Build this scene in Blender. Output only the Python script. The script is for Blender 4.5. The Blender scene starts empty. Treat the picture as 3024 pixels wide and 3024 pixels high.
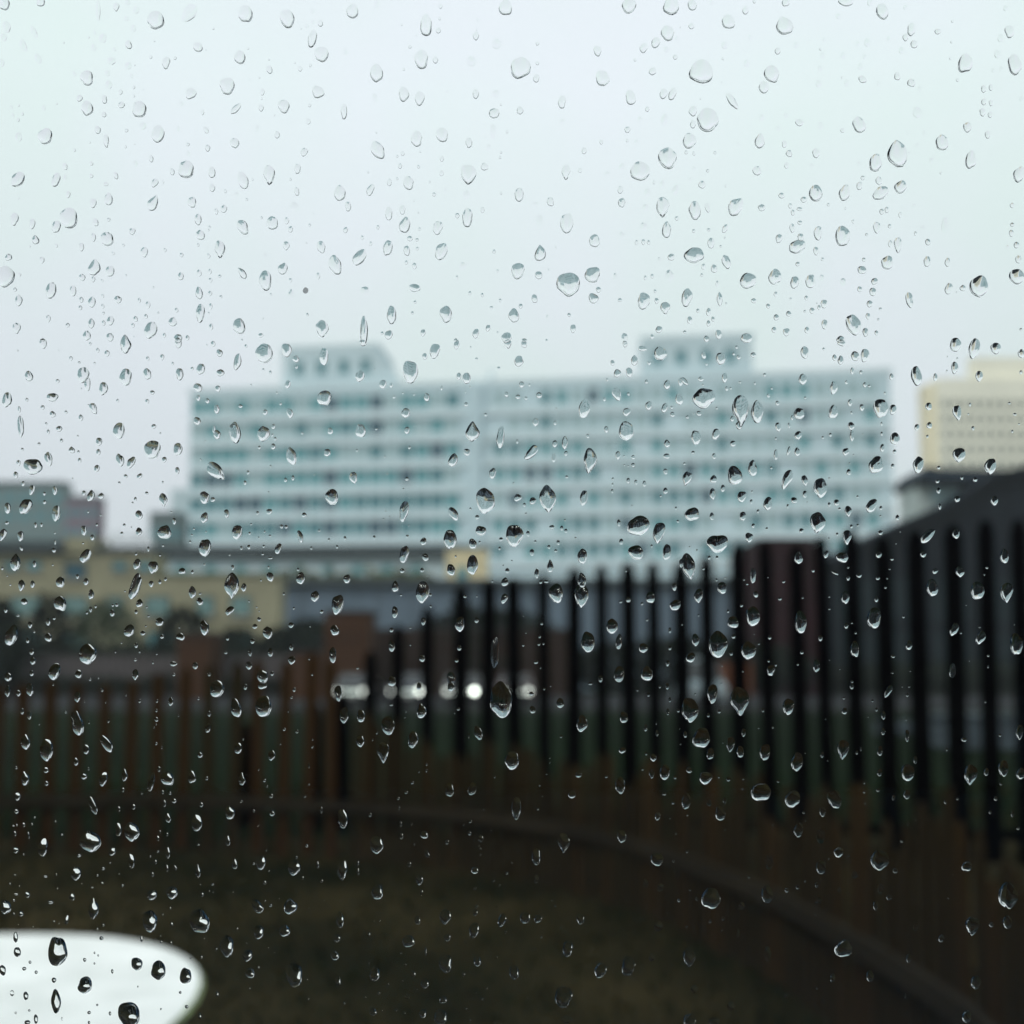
import bpy, bmesh, math, random
from mathutils import Vector, Matrix
R = math.radians
random.seed(7)
sc = bpy.context.scene
col = sc.collection

# ------------------------------------------------------------------ camera
EYE = 1.6                      # lens height above the yard, metres
PITCH = R(4.0)                 # the phone looks slightly upwards
SHIFT = .085                   # the square crop is taken above the lens axis
TILT = R(8.0)                  # lean of the tilted pane
GLASS_D = 0.140                # lens to the wet outer face of the pane
GLASS_T = 0.003                # pane thickness
cd = bpy.data.cameras.new('camera')
cam = bpy.data.objects.new('camera', cd); col.objects.link(cam)
cam.location = (0, 0, EYE); cam.rotation_euler = (R(90) + PITCH, 0, 0)
cd.sensor_width = 36; cd.lens = 36; cd.shift_y = SHIFT
cd.clip_start = 0.01; cd.clip_end = 5000
cd.dof.use_dof = True; cd.dof.focus_distance = GLASS_D - 0.0006; cd.dof.aperture_fstop = 18.5
sc.camera = cam

# ------------------------------------------------------------------ sky, sun, exposure
SUN_EL, SUN_AZ = R(46), R(-142)
w = bpy.data.worlds.new('World'); sc.world = w; w.use_nodes = True
nt = w.node_tree; nt.nodes.clear()
N, L = nt.nodes.new, nt.links.new
out = N('ShaderNodeOutputWorld'); bg = N('ShaderNodeBackground')
sky = N('ShaderNodeTexSky'); sky.sky_type = 'NISHITA'; sky.sun_disc = False
sky.sun_elevation = SUN_EL; sky.sun_rotation = SUN_AZ; sky.dust_density = 3.0; sky.air_density = 1.0
hs = N('ShaderNodeHueSaturation'); hs.inputs['Saturation'].default_value = 0.25
L(sky.outputs[0], hs.inputs['Color'])
cl = N('ShaderNodeTexNoise'); cl.inputs['Scale'].default_value = 3.0; cl.inputs['Detail'].default_value = 3
tc = N('ShaderNodeTexCoord'); L(tc.outputs['Generated'], cl.inputs['Vector'])
rp = N('ShaderNodeValToRGB')
rp.color_ramp.elements[0].position = 0.38; rp.color_ramp.elements[0].color = (8.0, 9.25, 9.15, 1)
rp.color_ramp.elements[1].position = 0.62; rp.color_ramp.elements[1].color = (8.5, 9.15, 9.75, 1)
L(cl.outputs['Fac'], rp.inputs[0])
mx = N('ShaderNodeMix'); mx.data_type = 'RGBA'; mx.inputs[0].default_value = 0.88
L(hs.outputs[0], mx.inputs[6]); L(rp.outputs[0], mx.inputs[7])
sx = N('ShaderNodeSeparateXYZ'); L(tc.outputs['Generated'], sx.inputs[0])
mr = N('ShaderNodeMapRange'); mr.inputs[1].default_value = 0; mr.inputs[2].default_value = .5; mr.inputs[3].default_value = .82; mr.inputs[4].default_value = 1.17
L(sx.outputs['Z'], mr.inputs[0])        # an overcast sky is a little darker towards the horizon
vm = N('ShaderNodeVectorMath'); vm.operation = 'SCALE'; L(mx.outputs[2], vm.inputs[0]); L(mr.outputs[0], vm.inputs['Scale'])
L(vm.outputs[0], bg.inputs[0]); bg.inputs[1].default_value = 0.10
L(bg.outputs[0], out.inputs[0])
sd = bpy.data.lights.new('sun', 'SUN'); sd.energy = 1.4; sd.angle = R(25); sd.color = (1, .97, .93)
sun = bpy.data.objects.new('sun', sd); col.objects.link(sun)
dirv = Vector((math.sin(SUN_AZ) * math.cos(SUN_EL), math.cos(SUN_AZ) * math.cos(SUN_EL), math.sin(SUN_EL)))
sun.rotation_euler = dirv.to_track_quat('Z', 'Y').to_euler(); sun.location = (0, 0, 60)
sc.view_settings.view_transform = 'Standard'; sc.view_settings.look = 'None'
sc.view_settings.exposure = 0.0; sc.view_settings.gamma = 1.0; sc.view_settings.use_curve_mapping = False
sc.render.engine = 'CYCLES'
sc.cycles.use_denoising = True
try: sc.cycles.denoiser = 'OPENIMAGEDENOISE'
except Exception: pass
sc.cycles.max_bounces = 14; sc.cycles.transmission_bounces = 12; sc.cycles.glossy_bounces = 5
sc.cycles.diffuse_bounces = 3; sc.cycles.volume_bounces = 1
sc.cycles.volume_max_steps = 64
sc.cycles.sample_clamp_indirect = 8

# ------------------------------------------------------------------ helpers
def P(x, y, d):
    """World point on the line of sight through picture fraction (x, y) at ground distance d."""
    u, v = x - .5, .5 - y + SHIFT
    f = math.cos(PITCH) - v * math.sin(PITCH); g = math.sin(PITCH) + v * math.cos(PITCH)
    return Vector((u * d / f, d, EYE + d * g / f))
def X(x, d): return P(x, .52, d).x
def Z(y, d): return P(.5, y, d).z

MATS = {}
def mat(name, c, rough=.8, spec=.3, var=.25, scale=3.0, metal=0, stretch=None, bump=0.0, c2=None, emit=None):
    if name in MATS: return MATS[name]
    m = bpy.data.materials.new(name); m.use_nodes = True; t = m.node_tree
    b = t.nodes['Principled BSDF']
    b.inputs['Roughness'].default_value = rough; b.inputs['Specular IOR Level'].default_value = spec
    b.inputs['Metallic'].default_value = metal
    tcn = t.nodes.new('ShaderNodeTexCoord'); mp = t.nodes.new('ShaderNodeMapping')
    if stretch: mp.inputs['Scale'].default_value = stretch
    t.links.new(tcn.outputs['Object'], mp.inputs[0])
    nz = t.nodes.new('ShaderNodeTexNoise'); nz.inputs['Scale'].default_value = scale; nz.inputs['Detail'].default_value = 5
    t.links.new(mp.outputs[0], nz.inputs['Vector'])
    r = t.nodes.new('ShaderNodeValToRGB')
    hi = c2 if c2 else tuple(min(1, k * (1 + var)) for k in c)
    lo = tuple(k * (1 - var) for k in c)
    r.color_ramp.elements[0].position = .32; r.color_ramp.elements[0].color = (*lo, 1)
    r.color_ramp.elements[1].position = .68; r.color_ramp.elements[1].color = (*hi, 1)
    t.links.new(nz.outputs['Fac'], r.inputs[0]); t.links.new(r.outputs[0], b.inputs['Base Color'])
    if bump:
        bp = t.nodes.new('ShaderNodeBump'); bp.inputs['Strength'].default_value = bump; bp.inputs['Distance'].default_value = .01
        t.links.new(nz.outputs['Fac'], bp.inputs['Height']); t.links.new(bp.outputs[0], b.inputs['Normal'])
    if emit:
        b.inputs['Emission Color'].default_value = (*emit[0], 1); b.inputs['Emission Strength'].default_value = emit[1]
    MATS[name] = m; return m

class MB:
    """Collects vertices and faces and links them as one mesh object."""
    def __init__(s): s.v = []; s.f = []; s.m = []
    def add(s, vs, fs, mi=0):
        k = len(s.v); s.v += [tuple(p) for p in vs]; s.f += [tuple(i + k for i in q) for q in fs]; s.m += [mi] * len(fs); return s
    def box(s, a, b, mi=0):
        x0, y0, z0 = a; x1, y1, z1 = b
        return s.add([(x0,y0,z0),(x1,y0,z0),(x1,y1,z0),(x0,y1,z0),(x0,y0,z1),(x1,y0,z1),(x1,y1,z1),(x0,y1,z1)],
                     [(0,3,2,1),(4,5,6,7),(0,1,5,4),(1,2,6,5),(2,3,7,6),(3,0,4,7)], mi)
    def prism(s, pts, y0, y1, mi=0):
        """Polygon in x,z pushed from y0 to y1."""
        n = len(pts)
        return s.add([(p[0], y0, p[1]) for p in pts] + [(p[0], y1, p[1]) for p in pts],
                     [tuple(range(n)), tuple(range(2*n-1, n-1, -1))] + [(i, i+n, (i+1) % n + n, (i+1) % n) for i in range(n)], mi)
    def cyl(s, c, r, y0, y1, n=16, mi=0):
        """Disc around c=(x,z) with its axis along y."""
        return s.prism([(c[0] + r*math.cos(2*math.pi*i/n), c[1] + r*math.sin(2*math.pi*i/n)) for i in range(n)], y0, y1, mi)
    def pole(s, x, y, z0, z1, r0, r1=None, n=12, mi=0):
        r1 = r0 if r1 is None else r1
        c = [(math.cos(2*math.pi*i/n), math.sin(2*math.pi*i/n)) for i in range(n)]
        return s.add([(x+r0*a, y+r0*b, z0) for a, b in c] + [(x+r1*a, y+r1*b, z1) for a, b in c],
                     [tuple(range(n))[::-1], tuple(range(n, 2*n))] + [(i, (i+1) % n, (i+1) % n + n, i+n) for i in range(n)], mi)
    def mesh(s, name, mats, smooth=False):
        me = bpy.data.meshes.new(name); me.from_pydata(s.v, [], s.f)
        for m in (mats if isinstance(mats, (list, tuple)) else [mats]): me.materials.append(m)
        me.polygons.foreach_set('material_index', s.m)
        if smooth: me.polygons.foreach_set('use_smooth', [True] * len(s.f))
        me.update(); return me
    def build(s, name, mats, parent=None, smooth=False, fix=True):
        me = s.mesh(name, mats, smooth)
        if fix:
            bm = bmesh.new(); bm.from_mesh(me); bmesh.ops.recalc_face_normals(bm, faces=bm.faces); bm.to_mesh(me); bm.free()
        return link(name, me, parent)
def link(name, me, parent=None, loc=None):
    o = bpy.data.objects.new(name, me); col.objects.link(o)
    if parent: o.parent = parent
    if loc is not None: o.location = loc
    return o
def tag(o, label=None, cat=None, group=None, kind=None):
    for k, v in (('label', label), ('category', cat), ('group', group), ('kind', kind)):
        if v: o[k] = v
    return o
def thing(name, label, cat, loc=(0, 0, 0), rz=0, group=None):
    o = bpy.data.objects.new(name, None); col.objects.link(o); o.location = loc; o.rotation_euler.z = rz
    return tag(o, label, cat, group)
def struct(o): o['kind'] = 'structure'; return o

# ------------------------------------------------------------------ ground, road, path
m_lawn = mat('wet_lawn', (.007, .010, .0035), .9, .02, .5, .55, c2=(.036, .028, .012))
m_field = mat('field_grass', (.003, .008, .002), .9, .02, .4, .08)
HALF = 700
g = MB(); n = 28
xs = [-HALF, -200, -80, -40, -20, -10, -5, 0, 5, 10, 20, 40, 80, 200, HALF]
ys = [-HALF, -60, -10, 0, 2, 4, 6, 8, 10, 14, 20, 30, 60, 150, HALF]
g.v = [(x, y, 0) for y in ys for x in xs]
W_ = len(xs)
g.f = [(j*W_+i, j*W_+i+1, (j+1)*W_+i+1, (j+1)*W_+i) for j in range(len(ys)-1) for i in range(W_-1)]
g.m = [0 if ys[f[0] // W_] < 10 else 1 for f in g.f]
struct(g.build('ground', [m_lawn, m_field]))
struct(MB().box((-60, 40, .0), (60, 40.9, .006)).build('path', mat('wet_path', (.035, .036, .04), .7, .06)))
struct(MB().box((-90, 44, .0), (90, 60, .008)).build('road', mat('wet_asphalt', (.016, .018, .021), .7, .05)))
k = MB(); k.box((-90, 43.8, 0), (90, 44, .13)); k.box((-90, 60, 0), (90, 60.2, .13))
struct(k.build('kerb', mat('kerb_stone', (.07, .07, .075), .7, .05)))

# ------------------------------------------------------------------ white office block
m_white = mat('white_render', (.51, .64, .68), .7, .3, .06, .1)  # pale cyan tint carries part of the distance haze
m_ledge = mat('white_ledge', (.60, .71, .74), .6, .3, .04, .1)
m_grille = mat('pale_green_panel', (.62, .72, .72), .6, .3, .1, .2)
WIN = [mat('window_glass_teal', (.12, .33, .355), .4, .2, .3, .3), mat('window_glass_dark', (.045, .11, .145), .4, .2, .3, .3),  # window tones paled, distance haze mixed into their colours
       mat('window_blind_hazed', (.34, .48, .50), .5, .4, .15, .3), mat('window_glass_grey', (.09, .24, .27), .4, .2, .3, .3)]
A = P(.183, .47, 139); B = P(.873, .47, 129)
ang = math.atan2(B.y - A.y, B.x - A.x); LEN = math.hypot(B.x - A.x, B.y - A.y)
ob = thing('office_block', 'long white office block with rows of teal windows and two rooftop plant rooms', 'building', (A.x, A.y, 0), ang)
TOP = 39.8
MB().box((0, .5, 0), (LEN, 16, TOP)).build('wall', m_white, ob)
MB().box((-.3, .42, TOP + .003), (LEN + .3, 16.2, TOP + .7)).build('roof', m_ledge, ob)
FL = 3.42; rows = [TOP - 1.9 - FL * i for i in range(7)]      # centres of the window bands
for i, z in enumerate(rows):
    MB().box((.2, .22, z - FL + 1.12), (LEN - .2, .497, z - 1.12)).build('ledge', m_ledge, ob)
pitch = 2.09
def window_mesh(wi, hw, hh=1.02):
    b = MB(); b.box((-hw, .40, -hh), (hw, .49, hh), 0)
    for q in (((-hw - .06, .36, -hh - .06), (-hw - .002, .49, hh + .06)), ((hw + .002, .36, -hh - .06), (hw + .06, .49, hh + .06)), ((-hw, .36, hh + .002), (hw, .49, hh + .06)), ((-hw, .36, -hh - .06), (hw, .49, -hh - .002))):
        b.box(*q, 1)
    return b.mesh('window', [wi, m_grille])
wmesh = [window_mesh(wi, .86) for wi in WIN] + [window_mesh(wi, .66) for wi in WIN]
stair = .425 * LEN
cnt = 0
for i, z in enumerate(rows):
    for c in range(int(LEN / pitch)):
        s = 1.2 + c * pitch
        if abs(s - stair) < 1.3 or s > LEN - 1: continue
        left = s < stair
        if not left and ((c * 7 + i * 3) % 11 == 0) and cnt: continue
        if left: k = random.choices([0, 1, 2, 3], [5, .5, 5, 2] if i < 3 else [3, 3.5, 1.5, 4])[0]
        else: k = random.choices([0, 1, 2, 3], [4, .3, 8, 2] if i < 3 else [4, 1.2, 6, 3])[0]
        if i == 6: k = random.choice([1, 3, 3, 0])
        if cnt >= 294: continue
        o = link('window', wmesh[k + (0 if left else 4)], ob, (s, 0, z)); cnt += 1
MB().box((stair - .9, -.25, 0), (stair + .9, .496, TOP)).build('stair_shaft', m_white, ob)
# rooftop rooms
def roof_room(px0, px1, ptop, slope, label_w):
    def along(px):          # distance along the facade that shows at px, 3 m behind the front
        lo_, hi_ = 0, LEN
        for _ in range(40):
            m_ = (lo_ + hi_) / 2; q_ = A + (B - A) * (m_ / LEN) + Vector((-math.sin(ang), math.cos(ang), 0)) * 3
            if q_.x < P(px, .35, q_.y).x: lo_ = m_
            else: hi_ = m_
        return m_
    s0, s1 = along(px0), along(px1)
    h = Z(ptop, (A + (B - A) * ((s0 + s1) / 2 / LEN)).y + 3) - .35
    base = TOP + .703
    r = MB()
    if slope: r.prism([(s0, base), (s1 + slope, base), (s1, h), (s0, h)], 3, 12)
    else: r.prism([(s0, base), (s1, base), (s1, h), (s0, h)], 3, 12)
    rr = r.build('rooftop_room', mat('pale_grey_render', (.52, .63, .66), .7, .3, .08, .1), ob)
    MB().box((s0 - .1, 2.95, h + .003), (s1 + .3, 12.3, h + .35)).build('roof', m_ledge, rr)
    for q in label_w:
        s = along(q)
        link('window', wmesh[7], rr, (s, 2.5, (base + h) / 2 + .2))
roof_room(.276, .368, .337, 3.4, (.292, .314, .336, .357))
roof_room(.626, .735, .327, 0, (.642, .665, .69, .713))
MB().pole(stair + 1.5, 5, TOP + .703, TOP + 3.4, .3, .2).build('vent_pipe', m_white, ob)
MB().box((-3.2, 2, 0), (-.31, 12, Z(.475, 139))).build('wall', mat('pale_grey_render', (.5, .56, .57)), ob)

# ------------------------------------------------------------------ cream tower, far right
m_cream_t = mat('cream_render', (.82, .79, .66), .8, .2, .05, .1)
D = 200
ct = thing('apartment_tower', 'tall cream apartment tower with a small stepped roof at the right edge', 'building', (X(.95, D), D, 0))
cx = X(.95, D)
def rel(px, d=D): return X(px, d) - cx
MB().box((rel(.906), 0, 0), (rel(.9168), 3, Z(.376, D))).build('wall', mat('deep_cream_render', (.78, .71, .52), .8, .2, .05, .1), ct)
MB().box((rel(.9169), -1.2, 0), (rel(1.05), 4, Z(.371, D))).build('wall', m_cream_t, ct)
MB().box((rel(.957), 1, Z(.371, D) + .003), (rel(1.05), 3.5, Z(.3475, D))).build('rooftop_room', m_cream_t, ct)
wb = MB().box((-.62, -1.28, -.8), (.62, -1.21, .8)).mesh('window', mat('tower_window', (.26, .27, .22), .3, .5))
for j in range(8):
    for i in range(-1, 9):
        link('window', wb, ct, (rel(.9335 + .0098 * i), 0, Z(.396 + .0147 * j, D)))

# ------------------------------------------------------------------ far blocks on the left
def block(name, label, px0, px1, ptop, d, m, rows=0, cols=0, wm=None, depth=3, extra=None, pbase=None):
    x0, x1, h = X(px0, d), X(px1, d), Z(ptop, d)
    t = thing(name, label, 'building', ((x0 + x1) / 2, d, 0)); hw = (x1 - x0) / 2
    MB().box((-hw, 0, 0), (hw, depth, h)).build('wall', m, t)
    if rows:
        wz = h / (rows + 1.0); ww = 2 * hw / cols
        me = MB().box((-ww * .27, -.08, -.7), (ww * .27, -.003, .7)).mesh('window', wm or WIN[3])
        for j in range(rows):
            for i in range(cols):
                link('window', me, t, (-hw + ww * (i + .5), 0, h - 2.2 - 3.1 * j))
    return t, hw, h
t, hw, h = block('tenement_block', 'grey-green flat-roofed block at the far left skyline', -.03, .062, .4735, 170, mat('grey_green_render', (.16, .22, .22)), 2, 6)
MB().box((-hw, -.3, h + .003), (hw, 3, h + .6)).build('roof', mat('grey_roof', (.14, .18, .19)), t)
t, hw, h = block('tenement_block', 'mauve brick block stepping down beside the grey-green one', .0625, .095, .487, 160, mat('mauve_brick', (.20, .15, .18)), 2, 3)
MB().box((-hw, -.3, h + .003), (hw, 3, h + .5)).build('roof', mat('grey_roof', (.14, .18, .19)), t)
t, hw, h = block('tenement_block', 'small dark grey block left of the white office block', .146, .176, .503, 125, mat('grey_block', (.13, .17, .17)), 1, 3)
MB().box((-hw, -.2, h + .003), (hw, 3, h + .4)).build('roof', mat('grey_roof', (.14, .18, .19)), t)

# long low white building with a dark flat roof
d = 100
x0, x1 = X(.148, d), X(.437, d)
t = thing('long_hall', 'long low white hall with a dark flat roof before the office block', 'building', ((x0 + x1) / 2, d, 0)); hw = (x1 - x0) / 2
hz = Z(.545, d)
MB().box((-hw + .4, 0, 0), (hw - .4, 14, hz)).build('wall', m_ledge, t)
MB().box((-hw, -.8, hz + .003), (hw, 14.5, Z(.5335, d))).build('roof', mat('dark_slate', (.045, .06, .065), .5), t)
wm_ = MB().box((-.5, -.07, -.45), (.5, -.004, .45)).mesh('window', WIN[0])
for i in range(9): link('window', wm_, t, (-hw + 3 + i * (2 * hw - 6) / 8, 0, hz - 1.1))
# cream box standing above the sheds
t, hw, h = block('stair_tower', 'small cream stair tower rising behind the slate roof near the middle', .436, .476, .536, 92, mat('cream_wall', (.62, .53, .33)), depth=5)
MB().box((-hw - .15, -.15, h + .003), (hw + .15, 5.1, h + .25)).build('roof', mat('grey_roof', (.14, .18, .19)), t)
MB().box((-.9, -.08, h - 3), (.1, -.003, h - 1.7)).build('window', WIN[3], t)
t, hw, h = block('row_house', 'low pale cream row house showing between dark pickets', .485, .64, .569, 95, mat('cream_pale', (.42, .38, .27)), 1, 7, depth=6)
MB().box((-hw, -.2, h + .003), (hw, 6.2, h + .3)).build('roof', mat('grey_roof', (.14, .18, .19)), t)
t, hw, h = block('row_house', 'short yellow row house left of the dark red container', .70, .775, .566, 98, mat('cream_wall', (.62, .53, .33)), 1, 4, depth=6)
MB().box((-hw, -.2, h + .003), (hw, 6.2, h + .3)).build('roof', mat('grey_roof', (.14, .18, .19)), t)

# cream house on the left
d = 72
m_ch = mat('ochre_render', (.27, .255, .17), .8, .2, .12, .3)
x0, x1 = X(-.04, d), X(.274, d); xc = (x0 + x1) / 2; hw = (x1 - x0) / 2
t = thing('ochre_house', 'ochre rendered house with dark windows and a flat dark roof at left', 'building', (xc, d, 0))
hA, hB = Z(.5395, d), Z(.562, d)
xa = X(.15, d) - xc
MB().box((-hw, 0, 0), (xa, 3, hA)).build('wall', m_ch, t)
MB().box((xa + .003, 0, 0), (hw, 2, hB)).build('wall', m_ch, t)
MB().box((-hw - .2, -.5, hA + .003), (X(.065, d) - xc, 3.2, Z(.5285, d))).build('roof', mat('dark_slate', (.045, .06, .065)), t)
MB().box((X(.066, d) - xc, -.3, hA + .003), (X(.092, d) - xc, 2.8, Z(.5245, d))).build('dormer', m_ch, t)
MB().box((X(.093, d) - xc, -.2, hA + .003), (xa + .1, 3.2, Z(.5345, d))).build('roof', mat('dark_slate', (.045, .06, .065)), t)
MB().box((xa + .004, -.2, hB + .003), (hw + .2, 2.2, hB + .22)).build('roof', mat('verdigris_edge', (.17, .19, .12)), t)
for i in range(4):
    MB().pole(X(.102 + .012 * i, d) - xc, 2, Z(.533, d), Z(.517 + .003 * (i % 2), d), .22, .18).build('chimney', mat('pale_pots', (.45, .48, .48)), t)
def hwin(px0, px1, py0, py1, m, fr=True):
    a0, a1 = X(px0, d) - xc, X(px1, d) - xc; z0, z1 = Z(py1, d), Z(py0, d)
    f = MB(); f.box((a0, -.06, z0), (a1, -.003, z0 + .12)); f.box((a0, -.06, z1 - .12), (a1, -.003, z1)); f.box((a0, -.06, z0 + .122), (a0 + .12, -.003, z1 - .122)); f.box((a1 - .12, -.06, z0 + .122), (a1, -.003, z1 - .122))
    w_ = f.build('window', mat('dark_frame', (.05, .06, .06)), t)
    MB().box((a0 + .122, -.03, z0 + .122), (a1 - .122, -.004, z1 - .122)).build('pane', m, w_)
    MB().box((a0 - .1, -.2, z0 - .16), (a1 + .1, -.003, z0 - .003)).build('sill', mat('stone_sill', (.35, .33, .26)), w_)
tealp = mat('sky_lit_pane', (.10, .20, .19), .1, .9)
hwin(.064, .086, .549, .566, WIN[1])
for a in (.004, .026, .110, .134, .196): hwin(a, a + .016, .548, .558, WIN[3]) if a < .14 else None
for a, b_ in ((.012, .044), (.062, .088), (.106, .124), (.143, .168), (.193, .211), (.226, .247)): hwin(a, b_, .582, .602, tealp)
for a, b_ in ((.012, .044), (.06, .088), (.146, .17), (.228, .25)): hwin(a, b_, .616, .636, WIN[3])

# slate-blue hall behind the fences
d = 84
x0, x1 = X(.275, d), X(.74, d); xc = (x0 + x1) / 2; hw = (x1 - x0) / 2
t = thing('slate_hall', 'low slate-blue metal hall with a dark eave behind the black fence', 'building', (xc, d, 0))
hz = Z(.572, d)
MB().box((-hw, 0, 0), (hw, 16, hz)).build('wall', mat('slate_blue_cladding', (.12, .16, .20), .6, .1, .12, .2, stretch=(3, 1, .2)), t)
MB().box((-hw - .3, -.6, hz + .003), (hw + .3, 16.3, Z(.5655, d))).build('roof', mat('dark_slate', (.045, .06, .065)), t)
for i in range(12):
    MB().box((-hw + 1.5 + i * 3.2, -.1, .2), (-hw + 1.62 + i * 3.2, -.003, hz - .1)).build('seam', mat('slate_seam', (.08, .10, .12)), t)

# dark barn on the right with a raised clerestory
d = 76
x0 = X(.795, d); t = thing('dark_barn', 'large dark clad barn with a rising roof and pale clerestory, right edge', 'building', (x0, d, 0))
def rx(px): return X(px, d) - x0
prof = [(.795, .553), (.86, .519), (.93, .489), (.966, .465), (1.03, .448), (1.16, .448)]
m_clad = mat('dark_blue_cladding', (.008, .011, .016), .7, .05, .3, .3, stretch=(4, 1, .3))
MB().prism([(rx(.795), 0)] + [(rx(a), Z(b, d) - .5) for a, b in prof] + [(rx(1.16), 0)], 0, 7).build('wall', m_clad, t)
rf = MB()
for (a, b), (a2, b2) in zip(prof[:-1], prof[1:]):
    rf.prism([(rx(a), Z(b, d) - .49), (rx(a2), Z(b2, d) - .49), (rx(a2), Z(b2, d)), (rx(a), Z(b, d))], -.8, 7.5)
rf.build('roof', mat('barn_roof', (.010, .014, .020), .7, .05), t)
MB().box((rx(.913), 3, Z(.500, d)), (rx(1.16), 6.8, Z(.4655, d))).build('clerestory', mat('pale_clerestory', (.42, .48, .46)), t)
for i in range(3): MB().box((rx(.927 + .014 * i), 2.9, Z(.484, d)), (rx(.938 + .014 * i), 2.997, Z(.47, d))).build('window', WIN[2], t)
MB().prism([(rx(.907), Z(.462, d)), (rx(.912), Z(.4665, d)), (rx(1.16), Z(.4685, d)), (rx(1.16), Z(.4565, d)), (rx(.93), Z(.454, d)), (rx(.916), Z(.451, d))], 1.5, 7.2).build('clerestory_roof', mat('blue_black_sheet', (.012, .022, .035), .6, .2), t)
pan = MB().box((-1.5, -.12, 0), (1.5, -.004, 3.3)).mesh('panel', mat('grey_panel', (.013, .021, .025), .7, .05))
for i in range(8):
    link('panel', pan, t, (3 + i * 3.55, 0, 5.2)); 
for i in range(8):
    link('panel', pan, t, (3 + i * 3.55, 0, 1.2))

# dark red container beside it
d = 66
t = thing('shipping_container', 'dark red container standing against the dark barn', 'container', (X(.769, d), d, 0))
hw = (X(.79, d) - X(.738, d)) / 2; hz = Z(.5285, d)
m_red = mat('dark_red_steel', (.018, .003, .005), .8, .1, .3, .5)
MB().box((-hw, 0, 0), (hw, 6, hz)).build('body', m_red, t)
for i in range(6):
    MB().box((-hw + .25 + i * (2*hw-.5)/6, -.08, .2), (-hw + .45 + i * (2*hw-.5)/6, -.003, hz - .2)).build('rib', m_red, t)
MB().box((-hw - .1, -.12, hz + .003), (hw + .1, 6.1, hz + .18)).build('roof', m_red, t)

# brown wooden buildings and boxes behind the fence
m_bw = mat('brown_boards', (.052, .024, .011), .8, .06, .3, 1.2, stretch=(4, 1, .4))
def shed(label, px0, px1, ptop, d, name='timber_shed', cat='shed', boards=5, mm=m_bw):
    x0, x1, h = X(px0, d), X(px1, d), Z(ptop, d); t = thing(name, label, cat, ((x0 + x1) / 2, d, 0)); hw = (x1 - x0) / 2
    MB().box((-hw, .03, 0), (hw, 2.5, h)).build('wall', mm, t)
    bw = 2 * hw / boards
    me = MB().box((.01, -.01, 0), (bw - .02, .027, h - .01)).mesh('board', mm)
    for i in range(boards): link('board', me, t, (-hw + i * bw, random.uniform(0, -.015), 0))
    MB().box((-hw - .1, -.15, h + .003), (hw + .1, 2.6, h + .1)).build('roof', mat('felt_roof', (.03, .03, .032)), t)
shed('narrow brown timber shed behind the left pickets', .176, .208, .619, 58)
shed('wide brown timber shed left of the row of headlights', .318, .362, .598, 58, boards=7)
shed('low brown timber shed leaning towards the wide one', .287, .3165, .636, 57.9, boards=4)
t = thing('brick_wall', 'dark brown garden wall behind the cars with lit headlights', 'wall', (X(.445, 56), 62.6, 0))
wbk = MB().box((-X(.70, 62) / 2, 0, 0), (X(.70, 62) / 2 + 1, .3, Z(.615, 62)))
wbk.build('masonry', mat('dark_brown_brick', (.022, .012, .008), .8, .06, .4, 2), t)
MB().box((-X(.70, 62) / 2 - .05, -.05, Z(.615, 62) + .003), (X(.70, 62) / 2 + 1.05, .35, Z(.615, 62) + .1)).build('coping', mat('dark_coping', (.04, .04, .04)), t)

# grey slatted fence on the left
d = 61.5
t = thing('slatted_fence', 'weathered grey slatted fence beyond the grass at left', 'fence', (X(.13, d), d, 0))
x0, x1 = X(-.04, d) - X(.13, d), X(.30, d) - X(.13, d)
z0, z1 = .15, Z(.6385, d)
for hh in (.7, 2.0): MB().box((x0, .03, hh), (x1, .1, hh + .1)).build('rail', mat('weathered_rail', (.10, .095, .095)), t)
m_gs = mat('weathered_slat', (.085, .075, .075), .8, .08, .3, 2, stretch=(3, 1, .3))
ns = 44; bw = (x1 - x0) / ns
mes = [MB().box((.01, -.01, z0), (bw - .05, .027, z1 - random.uniform(0, .12))).mesh('slat', m_gs) for _ in range(5)]
for i in range(ns): link('slat', random.choice(mes), t, (x0 + i * bw, 0, 0))
for i in range(6): MB().box((x0 + i * (x1 - x0) / 5.1, .103, 0), (x0 + i * (x1 - x0) / 5.1 + .12, .2, 2.3)).build('post', mat('weathered_rail', (.10, .095, .095)), t)

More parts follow.
